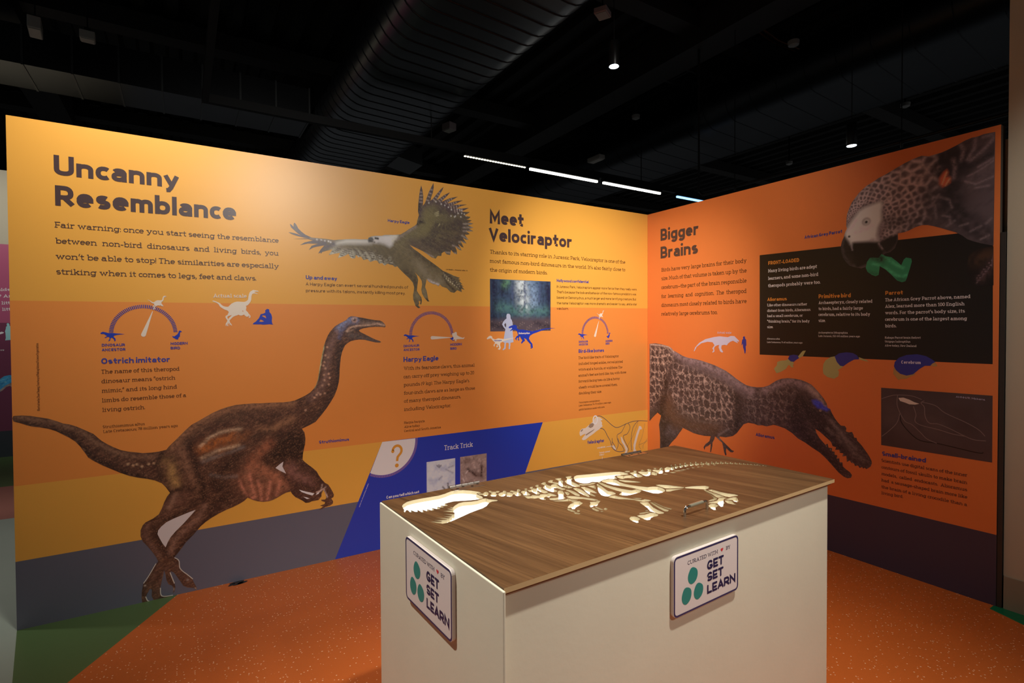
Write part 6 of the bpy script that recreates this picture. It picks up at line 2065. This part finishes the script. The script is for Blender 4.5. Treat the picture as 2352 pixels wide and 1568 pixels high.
def pendant(x, y, z, label):
    t = thing('pendant_spotlight', label, 'lamp', (x, y, z))
    mb = MB()
    mb.lathe((0, 0, 0), ((.036, .004), (.038, 0), (.039, .002), (.039, .175), (.036, .18), (.012, .19)), 28)
    mb.build('can', mat('can_black', '121212', .35, spec=.4), t, smooth=True)
    mb = MB()
    mb.lathe((0, 0, 0), ((.033, -.0015), (.033, .003), (.03, .0035)), 28)
    mb.build('lens', mat('lens_white', 'ffffff', .4, emit='e4f2ff', strength=9), t)
    mb = MB()
    mb.tube([(0, 0, .19), (.002, 0, 4.93 - z)], .003, 6)
    mb.build('cord', RAIL, t)
    return t


pendant(-.78, -.42, 3.36, 'black can pendant spotlight hanging near the wide duct, lit')
pendant(1.11, -1.15, 2.90, 'black can pendant spotlight above the parrot picture, lit')


def small_box(name, label, cat, c, s, rot=0, m=None):
    t = thing(name, label, cat, c, rot)
    mb = MB()
    mb.box((-s[0] / 2, -s[1] / 2, 0), (s[0] / 2, s[1] / 2, s[2]))
    mb.build('case', m or mat('junction_grey', '9a948c', .5), t, bevel=.006)
    mb = MB()
    mb.box((-s[0] * .42, -s[1] * .42, -.006), (s[0] * .42, s[1] * .42, -.0005))
    mb.build('cover', mat('junction_cover', 'a8a298', .5), t)
    mb = MB()
    mb.tube([(0, 0, s[2]), (0, 0, 4.93 - c[2])], .006, 6)
    mb.build('conduit', RAIL, t)
    return t


PINK = mat('junction_warm', 'b0a0a0', .5)
small_box('junction_box', 'grey junction box at the far upper left corner, larger of the two there', 'junction box', (-4.55, 2.7, 4.0), (.09, .22, .10), .1)
small_box('junction_box', 'small grey junction box at upper left, right of the larger box', 'junction box', (-4.19, 2.66, 4.02), (.11, .10, .07), .05)
small_box('junction_box', 'pinkish junction box beside the wide duct, above the lit pendant', 'junction box', (-.2, .36, 4.3), (.14, .12, .05), .5, PINK)
small_box('junction_box', 'pinkish junction box under the wide duct, above the flying eagle', 'junction box', (-.25, 3.55, 4.27), (.13, .16, .10), .3, PINK)
small_box('junction_box', 'slim beige box above the long white strip lamps', 'junction box', (1.70, 2.66, 3.92), (.11, .27, .06), 0)
small_box('junction_box', 'bright grey box on the cable ladder near the dark duct', 'junction box', (2.92, 1.19, 4.655), (.09, .2, .05), 0)


def detector(x, y, z, label):
    t = thing('smoke_detector', label, 'smoke detector', (x, y, z))
    mb = MB()
    mb.lathe((0, 0, 0), ((.02, -.045), (.05, -.03), (.055, 0), (.055, .012)), 20)
    mb.build('head', mat('detector_grey', '8a8884', .5), t, smooth=True)
    mb = MB()
    mb.tube([(0, 0, .012), (0, 0, 4.93 - z)], .012, 8)
    mb.build('stem', RAIL, t)


detector(1.75, 1.9, 4.32, 'small round smoke detector left of the cable ladder')
detector(1.78, -.27, 4.32, 'small round smoke detector above the copper pipes')
detector(4.4, -.2, 4.3, 'small round smoke detector right of the dark duct')
detector(5.4, 1.93, 4.3, 'small round smoke detector under the dark duct, left of its pendant')

t = thing('cable_ladder', 'dark cable ladder hung across between beam and dark duct', 'cable ladder', (1.7, 1.0, 4.56))
mb = MB()
mb.box((0, 0, 0), (1.7, .03, .09))
mb.box((0, .33, 0), (1.7, .36, .09))
mb.build('rail', mat('ladder_grey', '4a4846', .45, .8), t)
mb = MB()
for i in range(9):
    mb.box((.08 + i * .19, .03, .02), (.11 + i * .19, .33, .05))
mb.build('rung', mat('ladder_grey', '4a4846', .45, .8), t)
for x in (.3, 1.4):
    mb = MB()
    mb.tube([(x, .345, .09), (x, .345, .36)], .006, 6)
    mb.build('hanger_rod', RAIL, t)
t = thing('copper_pipe', 'pair of thin copper pipes under the roof right of the pendant', 'pipe', (1.8, .1, 4.6))
for k in range(2):
    mb = MB()
    mb.tube([(0, k * .05, .05), (.3, k * .05, .0), (.8, k * .05, .02), (1.5, k * .05 + .02, .0)], .011, 8)
    mb.build('tube', mat('copper', '8a5638', .4, .9), t, smooth=True)
mb = MB()
mb.tube([(.1, .02, .05), (.1, .02, .25)], .005, 6)
mb.tube([(1.3, .02, .02), (1.3, .02, .25)], .005, 6)
mb.build('hanger_rod', RAIL, t)
t = thing('sprinkler_pipe', 'thin dark sprinkler pipe running just above the orange panel top', 'pipe', (1.36, -2.1, 2.9))
mb = MB()
mb.tube([(0, -1.5, 0), (0, 2.6, 0), (.0, 2.65, .05), (0, 2.65, 1.6)], .014, 10)
mb.build('tube', mat('pipe_dark', '34302e', .45, .5), t, smooth=True)
for y in (-.6, .7, 2.2):
    mb = MB()
    mb.tube([(0, y, .014), (0, y, 1.6)], .004, 6)
    mb.build('hanger_rod', RAIL, t)
    mb = MB()
    mb.lathe((0, y, 0), ((.016, -.07), (.02, -.06), (.008, -.05), (.010, -.02), (.02, 0)), 12)
    mb.build('sprinkler_head', mat('pipe_dark', '34302e'), t, smooth=True)
t = thing('air_outlet', 'angled grey metal spout on the side of the wide duct above the eagle', 'duct', (-.9365, 3.75, 3.8))
mb = MB()
p = [(0, 0, .05), (.36, 0, -.02), (.36, .5, -.02), (0, .5, .05)]
q = [(0, 0, .3), (.36, 0, .2), (.36, .5, .2), (0, .5, .3)]
mb.poly(p); mb.poly(q[::-1])
for i in range(4):
    j = (i + 1) % 4
    mb.poly([p[i], p[j], q[j], q[i]])
mb.build('spout', mat('flange_metal', '7c7e7e'), t)
